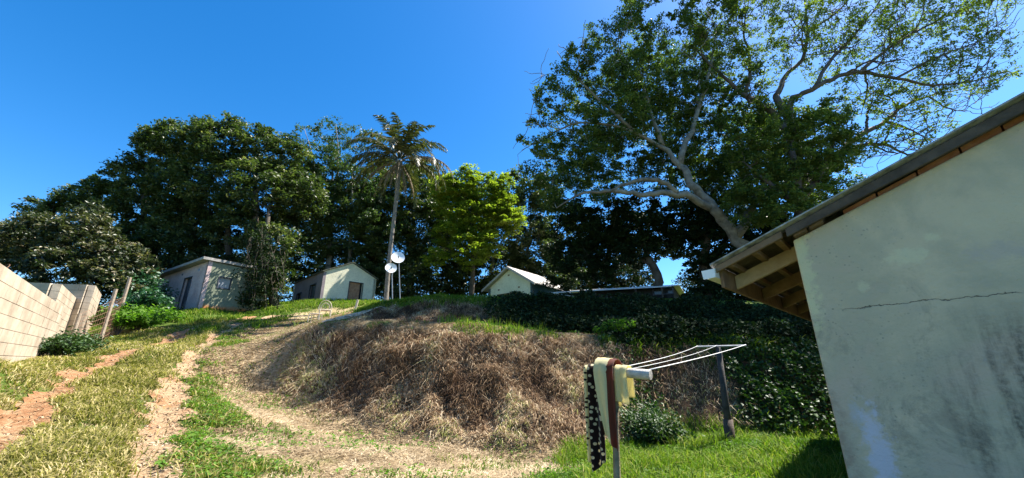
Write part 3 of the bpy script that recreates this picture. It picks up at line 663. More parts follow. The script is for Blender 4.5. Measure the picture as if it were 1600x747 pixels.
# ------------------------------------------------------------------ leaves and trees
def leaves(C, size, width=.5, up=.35, fold=.0, droop=0, jit=.35, rnd=None, outward=None):
    """C (n,3) leaf centres -> diamond-shaped quads"""
    n = len(C); nr = rng.normal(size=(n, 3)); nr[:, 2] = np.abs(nr[:, 2])+up*2
    nr /= np.linalg.norm(nr, axis=1)[:, None]
    t = rng.normal(size=(n, 3)); t[:, 2] -= droop
    t -= nr*np.sum(t*nr, 1)[:, None]; t /= np.linalg.norm(t, axis=1)[:, None]+1e-9
    s = np.cross(nr, t); L = size*(1+jit*rng.uniform(-1, 1, n))[:, None]; w_ = L*width
    V = np.stack([C-t*L*.5, C+s*w_*.5+nr*L*.06, C+t*L*.5, C-s*w_*.5+nr*L*.06], 1).reshape(-1, 3)
    F = np.arange(4*n).reshape(n, 4)
    r = rng.uniform(0, 1, n) if rnd is None else rnd
    return V, F, np.repeat(r, 4)
def clump_pts(cent, n_per, rad, flat=.6):
    k = len(cent); rr = np.broadcast_to(rad, (k,))
    P = rng.normal(size=(k, n_per, 3)); P /= np.linalg.norm(P, axis=2)[..., None]+1e-9
    P *= (rng.uniform(0, 1, (k, n_per, 1))**.5)
    P[..., 2] *= flat
    return (cent[:, None]+P*rr[:, None, None]).reshape(-1, 3)
def blob_centres(blobs, dens_, rc):
    """points spread through the union of spheres, most of them near the surface"""
    out = []
    for (px, py, rp, Y) in blobs:
        c = at(px, py, Y); r = rp*depth(c)/600
        n = max(2, int(dens_*r*r))
        p = rng.normal(size=(n, 3)); p /= np.linalg.norm(p, axis=1)[:, None]
        p *= (r*rng.uniform(.35, 1, n)**.5)[:, None]; p[:, 1] *= .8
        out.append(c+p)
    return np.vstack(out)
def branches(skel, cents, r_tip=.012, wob=.12, maxr=.14, sides=5, up=.15):
    """skel: list of (pts, radii); every centre is joined to the nearest grown node"""
    nodes = []; nr = []; mb = MB()
    for pts, rad in skel:
        pts = np.array(pts, float); rad = np.array(rad, float)
        # smooth resample
        m = len(pts); t = np.linspace(0, m-1, (m-1)*4+1); P = np.stack([np.interp(t, np.arange(m), pts[:, i]) for i in range(3)], 1)
        for _ in range(2): P[1:-1] = (P[:-2]+2*P[1:-1]+P[2:])/4
        P[1:-1] += rng.normal(size=P[1:-1].shape)*np.interp(t, np.arange(m), rad)[1:-1, None]*.35
        Rr = np.interp(t, np.arange(m), rad); mb.tube(P, Rr, 9)
        nodes += list(P[len(P)//4:]); nr += list(Rr[len(P)//4:])
    nodes = np.array(nodes); nr = np.array(nr)
    d0 = np.array([np.min(np.linalg.norm(nodes-c, axis=1)) for c in cents]); order = np.argsort(d0)
    for i in order:
        c = cents[i]; d = np.linalg.norm(nodes-c, axis=1)
        pen = d+np.where(nr < .02, .5, 0); k = int(np.argmin(pen)); L = d[k]
        if L < .05: continue
        a = nodes[k]; ra = min(nr[k]*.75, maxr, .018+.022*L)
        m = 5; t = np.linspace(0, 1, m)[:, None]; P = a+(c-a)*t
        P += (np.sin(t*math.pi)*L*wob)*rng.normal(size=(1, 3)); P[:, 2:] += np.sin(t*math.pi)*L*up*rng.uniform(-.4, 1)
        P[1:-1] += rng.normal(size=(m-2, 3))*L*.03
        Rr = np.linspace(ra, r_tip, m); mb.tube(P, Rr, sides, cap=False)
        nodes = np.vstack([nodes, P[1:]]); nr = np.concatenate([nr, Rr[1:]])
    return mb
DK_ = 3.3
def tree(name, label, cat, blobs, skel, leafm, barkm, dens_=5, n_per=40, rc=.55, leaf=.2, width=.5, group=None, flat=.6, base=None, droop=0, twig=1.0, clrand=.5, up=.35, rbias=0):
    twig = twig if twig > 1 else .3
    p0 = np.array(skel[0][0][0]); e = empty(name, p0, label, cat, group)
    cents = blob_centres(blobs, dens_*DK_*1.7, rc)
    sub = cents[rng.uniform(size=len(cents)) < twig]
    mb = branches(skel, sub); rel(mb.build('trunk', barkm, e, smooth=True), e)
    n_per = int(n_per*.95); rads = rc*.68*rng.uniform(.45, 1.4, len(cents)); P = clump_pts(cents, n_per, rads, flat)
    cr = np.repeat(rng.uniform(0, 1, len(cents)), n_per); rn = np.clip(rbias+clrand*cr+(1-clrand)*rng.uniform(0, 1, len(P)), 0, 1)
    V, F_, r_ = leaves(P, leaf, width, rnd=rn, droop=droop, up=up)
    rel(np_mesh('crown', V, F_, leafm, e, {'rnd': r_}), e)
    return e
def forks(skel, rounds=2, per=5, L0=3.2, seed=5):
    """crooked side limbs grown along the given limbs"""
    r_ = np.random.default_rng(seed); out = list(skel); cur = [s for s in skel if s[1][0] < .5]
    for k in range(rounds):
        new = []
        for pts, rad in cur:
            P = np.array(pts); m = len(P)
            for j in range(per):
                t = r_.uniform(.25, .97)*(m-1); i = min(int(t), m-2); a = P[i]+(P[i+1]-P[i])*(t-i); ra = np.interp(t, range(m), rad)
                d = P[i+1]-P[i]; d = d/np.linalg.norm(d); d = d+r_.normal(size=3)*.75+np.array([0, 0, .35]); d /= np.linalg.norm(d)
                L = L0*(.6**k)*r_.uniform(.5, 1.2); Q = [a]; n = 7
                for q_ in range(n):
                    d = d+r_.normal(size=3)*.33+np.array([0, 0, .04]); d /= np.linalg.norm(d); Q.append(Q[-1]+d*L/n)
                r0 = max(.022, ra*.62); new.append((Q, list(np.linspace(r0, .012, n+1))))
        out += new; cur = new
    return out
def gp(px, py, Y, sink=.15):
    p = at(px, py, Y); p[2] = float(gz(np.array([p[0]]), np.array([p[1]]))[0])-sink; return p
WG_ = 'trees of the wood along the top'
def T(px, Y, top, r0, r1, leanpx=0, mid=None):
    a = gp(px, 480, Y); b = at(px+leanpx, top, Y); m = (a+b)/2+np.array([.3*rng.normal(), .3*rng.normal(), 0])
    return ([a, m, b], [r0, (r0+r1)/2, r1])
tree('broadleaf_tree', 'tree with tan and olive leaves at the far left above the block wall', 'tree',
     [(0,395,55,21),(60,378,50,21),(120,372,48,21),(165,405,45,21),(-60,400,60,21),(95,425,45,20),(20,440,45,20),(170,440,35,20.5),(210,420,35,22),(-120,400,60,21),(140,340,26,22),(215,465,22,21)],
     [T(60,21,400,.28,.1), T(150,21.5,400,.2,.08)], LEAF_TAN, BARK_DARK, 5.5, 60, .6, .19, .5, WG_)
tree('broadleaf_tree', 'broad dark tree stepping down to the left behind the tan-leaved one', 'tree',
     [(246,246,42,29),(200,285,40,29),(155,312,32,29),(270,228,42,29),(108,312,20,29),(245,320,60,29),(190,350,50,29),(285,300,55,28),(280,370,50,28),(232,215,20,29),(60,330,25,29),(200,400,45,28),(260,395,45,27),(140,390,40,28),(95,338,34,29),(55,360,32,29),(15,378,30,29),(138,298,24,29),(-30,385,35,29)],
     [T(230,29,260,.35,.12), T(270,29,300,.3,.1,20)], LEAF_DARK, BARK_DARK, 3.2, 75, .8, .24, .5, WG_)
tree('broadleaf_tree', 'tallest dense dark tree behind the pink house with hanging creepers', 'tree',
     [(300,222,36,28),(350,226,44,28),(400,235,42,28),(440,252,42,28),(340,290,65,28),(410,310,65,27),(465,305,45,28),(380,370,55,27),(425,385,40,26),(330,370,40,28),(425,435,30,25),(395,460,22,24.5),(315,200,18,28),(360,196,18,28)],
     [T(400,26.5,300,.4,.15), T(430,25.5,330,.3,.12,-10), T(375,27,290,.3,.1,-20)], LEAF_DARK, BARK_DARK, 3.2, 75, .8, .24, .5, WG_)
tree('broadleaf_tree', 'grey-green tree with bare twiggy top left of the palm', 'tree',
     [(500,275,55,32),(555,300,50,32),(480,340,55,31),(540,365,45,32),(590,350,45,32),(520,400,25,33),(590,410,40,33),(470,280,35,31),(468,395,34,35),(455,440,30,35),(490,430,28,36),(560,440,34,36),(600,445,26,35)],
     [T(510,32,280,.3,.08), T(540,32,260,.2,.05,10), ([at(510,330,32), at(490,250,32), at(475,200,32)], [.12,.06,.02]), ([at(520,320,32), at(530,250,32), at(525,195,32)], [.12,.06,.02]), ([at(540,300,32), at(570,250,32), at(590,215,32)], [.1,.05,.02])],
     LEAF_MID, BARK_PALE, 3.4, 60, .8, .23, .5, WG_)
tree('twiggy_tree', 'thin open crown of fine twigs against the sky just left of the palm head', 'tree',
     [(480,212,24,34),(515,205,26,34),(550,215,26,34),(585,225,24,34),(460,235,24,34),(530,235,30,34)],
     [T(520,34,250,.2,.08)], LEAF_MID, BARK_PALE, 4.0, 14, .5, .22, .5, WG_)
tree('broadleaf_tree', 'dark green tree directly behind the palm stem and satellite dishes', 'tree',
     [(640,300,48,34),(662,350,50,34),(620,395,50,34),(680,425,45,34),(615,340,40,34),(640,440,40,33),(690,300,25,35),(598,285,38,35),(575,325,42,35),(655,275,30,36),(705,335,42,36),(560,400,40,35),(760,330,45,37),(720,390,45,37)],
     [T(640,34,330,.3,.1)], LEAF_DARK, BARK_DARK, 2.6, 75, .85, .26, .5, WG_)
tree('flat_topped_tree', 'bright yellow-green tree in layered sprays right of the palm', 'tree',
     [(720,290,30,31),(755,298,34,31),(695,292,22,31),(738,345,44,31),(782,345,32,31),(700,365,28,30),(730,392,30,29.5),(682,403,20,29),(797,325,20,31),(760,385,26,30),(735,270,16,31),(770,320,36,31.5),(715,322,36,31.5),(745,375,34,31.5),(798,345,22,31.5),(705,300,26,31.5),(785,290,20,31.5)],
     [T(735,31,330,.25,.08), ([at(735,400,31), at(690,385,30), at(665,395,29)], [.1,.06,.02])], LEAF_YEL, BARK_DARK, 4.6, 42, .7, .25, .45, WG_, flat=.32, up=.8)
tree('broadleaf_tree', 'dark backlit tree standing behind the cream house', 'tree',
     [(720,440,35,37),(775,410,42,37),(835,400,45,36),(862,350,38,36),(830,300,30,36),(700,455,30,37),(880,420,30,35),(770,450,30,37),(800,280,14,36),(800,330,36,36),(832,380,42,35),(812,430,34,35),(858,445,30,34),(850,300,30,35)],
     [T(830,36,350,.3,.1), T(770,37,400,.2,.1)], LEAF_DARK, BARK_PALE, 2.2, 60, .85, .28, .5, WG_)
# big fig on the right: hand-placed limbs
YB = 21
tk = [gp(1215,500,20.5), at(1190,420,20.5), at(1150,370,20.5), at(1112,325,20), at(1082,288,20), at(1062,258,20.5), at(1035,228,21), at(990,205,21), at(950,195,21)]
sk = [(tk, [.46,.38,.32,.27,.23,.18,.13,.09,.05]),
 ([at(1112,325,20), at(1070,302,19.5), at(1030,302,19), at(1000,303,19), at(960,298,19), at(910,300,19.5), at(870,325,20)], [.24,.19,.16,.14,.11,.07,.03]),
 ([at(1058,302,19.4), at(1035,283,19.2), at(1005,278,19), at(975,288,19), at(950,300,19)], [.14,.13,.12,.09,.05]),
 ([at(1035,228,21), at(1015,170,21.5), at(1000,120,22), at(960,70,22)], [.16,.11,.07,.03]),
 ([at(1062,258,20.5), at(1085,190,21), at(1110,110,21.5), at(1120,40,22)], [.2,.14,.08,.03]),
 ([at(990,205,21), at(930,150,21), at(890,110,21), at(870,80,21)], [.12,.08,.05,.02]),
 ([at(950,195,21), at(900,190,21), at(850,215,21), at(815,235,21)], [.08,.06,.04,.015]),
 ([at(1150,370,20.5), at(1180,320,20), at(1200,270,20), at(1230,240,20)], [.3,.2,.12,.05])]
DK_ = 4.6
sk = sk[:3]+forks(sk[3:-1], 2, 4, 3.0, 9)+sk[-1:]
tree('fig_tree', 'huge spreading tree with thick pale leaning limbs behind the cottage roof', 'tree',
     [(828,278,26,21),(850,235,26,21),(838,190,12,21),(882,128,30,21),(862,178,26,21),(905,88,26,21),(935,55,22,22),(945,120,45,21.5),(990,60,38,22),(965,185,52,21),
      (1015,130,52,22),(905,245,46,21),(868,305,34,21),(1000,215,48,22),(1055,60,48,22),(1065,150,52,22),(1100,220,52,22),(1140,110,48,22),(940,290,32,22),(1110,20,50,22),
      (1040,260,40,23),(845,150,14,21),(820,215,12,21),(1000,-20,40,22),(1080,-60,60,22),(1160,180,50,22),(1140,280,36,22.5),(1185,190,40,22),(1120,290,40,23),(1060,230,45,23),(1180,250,45,23),(1100,170,45,23),(1000,170,40,23),(1020,270,40,23.5),(870,240,40,25),(940,200,50,25),(1020,190,50,25.5),(905,150,32,25),(1000,110,44,25),(1080,100,44,25),(940,270,46,25),(880,300,36,25),(960,120,30,25),(1150,330,34,23),(940,240,40,22),(980,20,24,22)],
     sk, LEAF_BIG, BARK_PALE, 2.5, 62, .62, .17, .5, 'large trees above the right bank')
DK_ = 4.2
# leafy middle tree (dense green mass right of the fig)
tree('leafy_tree', 'dense rounded green tree between the fig and the cottage roof', 'tree',
     [(1225,235,50,19),(1285,215,45,19),(1200,290,46,19),(1305,175,28,19),(1255,290,44,19),(1180,240,44,19.5),(1240,180,26,19),(1320,235,30,19),(1170,320,40,19),(1225,330,40,18.5),(1300,260,36,18.5)],
     [([gp(1260,500,19), at(1255,400,19), at(1245,320,19), at(1235,230,19)], [.4,.35,.28,.15]), ([at(1245,320,19), at(1200,290,19), at(1170,260,19)], [.2,.12,.05]), ([at(1245,320,19), at(1285,270,19), at(1300,220,19)], [.2,.12,.05])],
     LEAF_BIG, BARK_BROWN, 4.5, 60, .55, .16, .5, 'large trees above the right bank', rbias=.12)
DK_ = 3.2
tree('leafy_tree', 'dense tree filling the gap behind the thick pale limb and the cottage eaves', 'tree',
     [(1120,270,45,25),(1180,270,50,25),(1240,260,50,25),(1180,330,45,24),(1120,330,36,24.5),(1240,330,50,23),(1300,290,40,24),(1070,290,36,25),(1220,200,50,25),(1290,200,34,25),(1160,210,45,25),(1200,380,40,23),(1310,330,40,23),(1265,390,40,23)],
     [T(1200,24.5,300,.4,.15)], LEAF_BIG, BARK_BROWN, 2.6, 66, .7, .2, .5, 'large trees above the right bank')
DK_ = 3.0
# open, half-bare tree
YC = 21
def c_(*a): return [at(x, y, YC+dy) for (x, y, dy) in a]
sk = [([gp(1275,500,YC), at(1265,380,YC), at(1250,300,YC), at(1236,215,YC), at(1232,180,YC), at(1212,150,YC)], [.55,.5,.42,.32,.28,.2]),
 (c_((1232,180,0),(1238,150,0),(1270,140,-.5),(1310,118,-.5),(1345,112,-.5),(1400,122,-1),(1460,135,-1),(1520,128,-1),(1570,112,-1)), [.2,.17,.15,.13,.115,.09,.07,.045,.02]),
 (c_((1236,215,0),(1198,165,.5),(1165,150,.5),(1150,140,.5),(1110,100,.5),(1080,70,.5)), [.26,.2,.17,.13,.08,.04]),
 (c_((1212,150,0),(1225,120,1),(1255,95,1),(1262,50,1),(1258,0,1),(1250,-60,1)), [.18,.14,.12,.09,.06,.03]),
 (c_((1250,300,0),(1310,240,1),(1345,210,1),(1385,190,1),(1410,165,1),(1450,150,1),(1500,140,1)), [.28,.2,.17,.12,.09,.06,.03]),
 (c_((1310,240,1),(1350,225,.5),(1385,225,.5),(1410,238,.5),(1430,250,.5)), [.16,.11,.09,.06,.03]),
 (c_((1385,190,1),(1420,200,1),(1445,215,1)), [.1,.06,.03]),
 (c_((1345,112,-.5),(1380,80,0),(1420,55,0),(1470,30,0),(1520,10,0)), [.12,.09,.07,.045,.02]),
 (c_((1262,50,1),(1310,20,1),(1350,-30,1)), [.09,.06,.03]),
 (c_((1270,140,-.5),(1300,90,0),(1340,50,0),(1370,10,0),(1400,-40,0)), [.13,.1,.07,.05,.02]),
 (c_((1400,122,-1),(1450,95,-1),(1500,75,-1),(1560,55,-1)), [.08,.06,.04,.015]),
 (c_((1165,150,.5),(1175,100,1),(1160,50,1),(1170,0,1)), [.13,.09,.06,.03]),
 (c_((1450,150,1),(1480,170,1),(1510,175,1)), [.06,.04,.015])]
sk = sk[:1]+forks(sk[1:], 2, 5, 3.6)
tree('open_tree', 'high half-bare tree whose crooked branches and thin pale leaves fan out at upper right', 'tree',
     [(1180,20,45,YC),(1240,40,45,YC),(1300,30,50,YC),(1360,60,50,YC),(1420,30,50,YC),(1480,20,45,YC),(1540,15,35,YC),(1500,70,40,YC-1),(1560,70,25,YC-1),(1575,110,18,YC-1),
      (1530,125,28,YC-1),(1480,115,35,YC-1),(1420,110,40,YC),(1350,140,40,YC),(1400,170,36,YC),(1450,165,30,YC),(1440,210,22,YC),(1390,215,22,YC),(1130,90,40,YC+1),(1200,100,40,YC+1),(1290,100,35,YC+1),
      (1300,-50,60,YC),(1400,-50,60,YC),(1500,-50,50,YC),(1200,-50,60,YC),(1560,-20,40,YC),(1350,230,20,YC),(1480,195,14,YC)],
     sk, LEAF_LIGHT, BARK_BROWN, 6.6, 20, .5, .15, .5, 'large trees above the right bank', twig=2)
DK_ = 4.2
# trees under the fig, deep shade put into their leaf colour
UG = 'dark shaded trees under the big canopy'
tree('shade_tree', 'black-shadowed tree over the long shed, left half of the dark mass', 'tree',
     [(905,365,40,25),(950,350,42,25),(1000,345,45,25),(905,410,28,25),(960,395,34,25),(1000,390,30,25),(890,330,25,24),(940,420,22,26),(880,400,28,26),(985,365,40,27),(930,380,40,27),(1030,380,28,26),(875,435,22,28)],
     [T(1035,25,380,.35,.2,-30), ([at(1025,420,25), at(960,370,25)], [.15,.06])], LEAF_SHADE, BARK_DARK, 3, 70, .75, .24, .5, UG)
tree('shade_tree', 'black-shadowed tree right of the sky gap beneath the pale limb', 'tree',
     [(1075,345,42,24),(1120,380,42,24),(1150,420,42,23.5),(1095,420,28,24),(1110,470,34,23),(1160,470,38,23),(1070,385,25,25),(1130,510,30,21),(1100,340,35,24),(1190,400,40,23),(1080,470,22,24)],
     [T(1110,24,360,.4,.2,-10), T(1170,23.5,400,.3,.1)], LEAF_SHADE, BARK_DARK, 3.4, 75, .75, .24, .5, UG)
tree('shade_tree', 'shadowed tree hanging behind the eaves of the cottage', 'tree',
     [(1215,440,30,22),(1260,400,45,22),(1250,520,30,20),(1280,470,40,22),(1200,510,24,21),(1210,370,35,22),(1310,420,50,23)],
     [T(1240,22,400,.3,.1)], LEAF_SHADE, BARK_DARK, 3.2, 60, .7, .22, .5, UG)
tree('broadleaf_tree', 'sunlit olive tree far behind the roof of the long shed', 'tree',
     [(930,432,25,42),(970,425,28,42),(1005,425,22,42),(900,440,20,42),(950,445,22,42)],
     [T(960,42,430,.3,.1)], LEAF_TAN, BARK_DARK, 2.0, 55, .9, .3, .5, WG_)
# thicket behind everything: one dark mass
TH = []
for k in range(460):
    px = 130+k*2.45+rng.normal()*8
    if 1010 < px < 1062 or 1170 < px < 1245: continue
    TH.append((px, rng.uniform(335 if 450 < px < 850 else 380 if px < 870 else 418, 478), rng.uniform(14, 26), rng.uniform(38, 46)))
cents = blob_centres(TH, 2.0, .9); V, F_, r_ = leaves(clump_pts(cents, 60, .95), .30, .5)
tag(np_mesh('thicket', V, F_, LEAF_SHADE, None, {'rnd': r_}), 'dark continuous thicket closing the view behind the houses', 'thicket', kind='stuff')

# ------------------------------------------------------------------ palm
def palm():
    base = gp(603, 473, 21.5); top = at(624, 252, 21.5)
    pts = [base, at(606,430,21.5), at(611,380,21.5), at(617,330,21.5), at(622,285,21.5), top]
    e = empty('palm_tree', base, 'tall palm with slender ringed stem and shaggy head of green and dead fronds', 'palm tree')
    P = np.array(pts); t = np.linspace(0, 5, 60); C = np.stack([np.interp(t, range(6), P[:, i]) for i in range(3)], 1)
    for _ in range(6): C[1:-1] = (C[:-2]+2*C[1:-1]+C[2:])/4
    rr = np.interp(t, [0,.3,3,4.4,5], [.20,.13,.11,.14,.20])*(1+.05*np.sin(t*40)); mb = MB(); mb.tube(C, rr, 12)
    rel(mb.build('trunk', simple('pale palm stem', (.10,.085,.07), (.26,.23,.19), 8, .85, .6), e, smooth=True), e)
    def frond(az, el, L, droop, dead, ln=.55):
        mb = MB(); n = 16; s = np.linspace(0, 1, n); d = np.array([math.cos(az), math.sin(az)])
        a = el-droop*s**1.4; dx = np.cumsum(np.cos(a))*L/n; dz = np.cumsum(np.sin(a))*L/n
        R_ = np.stack([top[0]+d[0]*dx, top[1]+d[1]*dx, top[2]+dz], 1)
        mb.tube(R_, np.linspace(.035, .006, n), 4, cap=False)
        m = 46; st = np.linspace(.14, 1, m); V = []; F_ = []; rn = []
        RP = np.stack([np.interp(st, s, R_[:, i]) for i in range(3)], 1); al = np.interp(st, s, a)
        side = np.array([-d[1], d[0], 0])
        for k in range(m):
            tang = np.array([d[0]*math.cos(al[k]), d[1]*math.cos(al[k]), math.sin(al[k])])
            for sg in (-1, 1):
                l = ln*(math.sin(math.pi*(.12+.85*st[k]))**.7)*random.uniform(.75, 1.15)*(0.6 if dead and random.random() < .4 else 1)
                dirv = side*sg*(.75 if not dead else .3)+tang*.6+np.array([0, 0, -.35 if not dead else -1.0])+rng.normal(size=3)*.18
                dirv /= np.linalg.norm(dirv); tip = RP[k]+dirv*l+np.array([0, 0, -.12*l]); w_ = tang*.06
                i = len(V); mid = RP[k]+dirv*l*.5
                V += [RP[k]-w_*.5, RP[k]+w_*.5, mid+w_*.7, mid-w_*.7, tip]; F_ += [(i, i+1, i+2), (i, i+2, i+3), (i+3, i+2, i+4)]; rn += [random.random()]*5
        V = np.array(V); o = mb.n; mb.add(V, T=F_)
        ra = np.concatenate([np.full(o, .5), rn])
        rel(mb.build('frond', PALM_DEAD if dead else PALM_LIVE, e, attrs={'rnd': ra}), e)
    for k in range(36):
        az = k*2.399963+random.uniform(-.25, .25); el = R(86)-R(85)*(k/35)**.9; frond(az, el, 3.5+.7*random.random(), R(88)+R(25)*random.random(), False)
    for k, (az, el, L, dr) in enumerate([(0.1,25,4.6,115),(-.25,15,4.2,120),(3.0,-5,3.0,75),(2.7,-25,3.0,60),(-1.3,-50,2.8,40),(.8,-40,2.6,50),(3.5,-60,2.4,28),(-.5,-62,3.0,26),(1.9,-55,2.4,30),(-2.0,-64,2.2,24),(.4,-70,2.2,18),(4.4,-45,2.6,40)]):
        frond(az, R(el), L, R(dr), True, .42)
palm()
# satellite dishes on their poles
DISH = simple('white dish enamel', (.74,.75,.76), (.86,.87,.88), 3, .35, .03)
GALV = simple('galvanised steel', (.28,.29,.30), (.42,.43,.44), 8, .45, .1, .6)
for (px, py, rp, pxb, lab) in ((622, 402, 10.2, 626, 'upper and larger white satellite dish right of the palm stem'), (611, 418.5, 8.8, 614, 'lower and smaller white satellite dish touching the palm stem')):
    c = at(px, py, 20.6); r = rp*depth(c)/600; g0 = gp(pxb, 470, 20.9)
    e = empty('satellite_dish', g0, lab, 'satellite dish', 'satellite dishes by the palm')
    nrm = np.array([.30, -.80, .30]); nrm /= np.linalg.norm(nrm); mb = MB(); mb.disc_bowl(c, nrm, r, r*.18, 5, 28)
    rel(mb.build('dish', DISH, e, smooth=True), e)
    mb = MB(); top = c-nrm*(r*.18+.03); k = np.array([top[0]+.03, max(top[1], g0[1]-.05)+.05, top[2]-.05]); mb.tube([g0, np.array([k[0], k[1], k[2]-.3]), k, top], .028, 8); rel(mb.build('pole', GALV, e), e)
    mb = MB(); f = c+nrm*r*.75-np.array([0, 0, r*.35]); mb.tube([c-np.array([0, 0, r*.95]), f], .012, 6); rel(mb.build('feed_arm', GALV, e), e)
    mb = MB(); mb.tube([f-nrm*.02, f+nrm*.05], .035, 8); mb.tube([f-nrm*.09, f-nrm*.02], .028, 8); rel(mb.build('receiver', simple('grey receiver', (.1,.1,.1), (.2,.2,.2)), e), e)

# ------------------------------------------------------------------ washing line
PWOOD = simple('silver weathered pole', (.30,.27,.24), (.60,.56,.50), 14, .8, .5)
TREAT = simple('dark rough post', (.03,.028,.025), (.09,.08,.07), 7, .85, .6)
nb = at(957, 747, 3.95); gzb = float(gz(np.array([nb[0]]), np.array([nb[1]]))[0])
barL = at(922, 579, 4.12); barR = at(1017, 586, 3.72)
pt = at(962, 583, 3.96)
e = empty('washing_line_post', (nb[0], nb[1], gzb), 'nearer T-shaped washing line post, thin crooked pole carrying the blanket on a pale crossbar', 'washing line post', 'washing line posts')
mb = MB(); base = np.array([nb[0]-.02, nb[1], gzb-.2]); P = np.array([base, base+(pt-base)*.35+[.012,0,0], base+(pt-base)*.7+[-.006,0,0], pt]); mb.tube(P, [.036,.034,.03,.028], 10)
rel(mb.build('post', WOOD_WARM if False else simple('mossy brown pole', (.13,.11,.07), (.30,.25,.16), 9, .85, .5), e, smooth=True), e)
mb = MB(); mb.tube([barL, (barL+barR)/2+np.array([0,0,.006]), barR], [.04,.044,.047], 14); rel(bevel(mb.build('crossbar', PWOOD, e, smooth=False), .004), e)
fb = at(1141, 690, 8.75); gf = float(gz(np.array([fb[0]]), np.array([fb[1]]))[0]); ft = at(1122, 541, 8.75)
e2 = empty('washing_line_post', (fb[0], fb[1], gf), 'farther T-shaped washing line post, dark and thick, in front of the ivy bank', 'washing line post', 'washing line posts')
mb = MB(); fb0 = np.array([fb[0], fb[1], gf-.2]); mb.tube([fb0, (fb0+ft)/2, ft-np.array([0,0,.02])], [.072,.066,.056], 12); rel(mb.build('post', TREAT, e2, smooth=True), e2)
mb = MB(); mb.tube([fb0, fb0+(ft-fb0)*.30], [.10,.096], 12); rel(mb.build('sleeve', WOOD_DARK, e2, smooth=True), e2)
fL, fR = at(1088, 542, 8.85), at(1166, 540, 8.6); mb = MB(); mb.tube([fL, fR], .022, 8); rel(mb.build('crossbar', GALV, e2), e2)
LINE = simple('white washing line', (.72,.72,.70), (.85,.85,.82), 5, .6, .05)
for i, (fa, fc, r_, lab) in enumerate(((.98, .99, .0055, 'thickest white washing line, nearest the camera, on the right ends of both crossbars'), (.72, .42, .003, 'middle thin washing line sagging between the crossbars'), (.50, .03, .0038, 'far left thin washing line between the crossbars'))):
    a = barL+(barR-barL)*fa+np.array([0,0,.045]); b = fL+(fR-fL)*fc+np.array([0,0,.02]); t = np.linspace(0, 1, 14)[:, None]
    P = a+(b-a)*t; P[:, 2] -= (.035 if i != 0 else .02)*4*(t*(1-t))[:, 0]; mb = MB(); mb.tube(P, r_, 6)
    tag(mb.build('washing_line', LINE, None, smooth=True), lab, 'washing line', 'washing lines')
# blanket thrown over the crossbar
def cloth_mat(name, c, spots=None):
    m, nt, b = mat(name); base = mixc(nt, noise_fac(nt, 60, 3, .6), tuple(.85*v for v in c), c)
    if spots:
        u = N(nt, 'ShaderNodeAttribute', attribute_name='u'); v = N(nt, 'ShaderNodeAttribute', attribute_name='v')
        cb = N(nt, 'ShaderNodeCombineXYZ'); nt.links.new(u.outputs['Fac'], cb.inputs[0]); nt.links.new(v.outputs['Fac'], cb.inputs[1])
        vo = N(nt, 'ShaderNodeTexVoronoi', Scale=spots[1]); vo.inputs['Randomness'].default_value = .75; vo.voronoi_dimensions = '2D'; nt.links.new(cb.outputs[0], vo.inputs['Vector'])
        base = mixc(nt, ramp(nt, vo.outputs['Distance'], [(spots[2], g3(1)), (spots[2]+.05, g3(0))]), base, spots[0])
    nt.links.new(base, b.inputs['Base Color']); b.inputs['Roughness'].default_value = .9; b.inputs['Specular IOR Level'].default_value = .1
    b.inputs['Sheen Weight'].default_value = .3
    t = N(nt, 'ShaderNodeBsdfTranslucent'); nt.links.new(base, t.inputs[0]); mx = N(nt, 'ShaderNodeMixShader'); mx.inputs[0].default_value = .5
    nt.links.new(b.outputs[0], mx.inputs[1]); nt.links.new(t.outputs[0], mx.inputs[2]); nt.links.new(mx.outputs[0], nt.nodes['Material Output'].inputs[0])
    return m
CREAM = (.88,.80,.46)
bl = empty('blanket', (barL+barR)/2-np.array([0,0,.9]), 'brown, cream and spotted blanket slung over the nearer crossbar to dry', 'blanket')
bu = (barR-barL)/np.linalg.norm(barR-barL); bn = np.cross(bu, (0,0,1)); bn /= np.linalg.norm(bn)
if bn[1] > 0: bn = -bn
def s_of(px): # parameter along the bar (metres from barL) seen at px
    best = min(np.linspace(-.15, 1, 240), key=lambda f: abs(800+600*(barL+(barR-barL)*f)[0]/depth(barL+(barR-barL)*f)-px)); return best*np.linalg.norm(barR-barL)
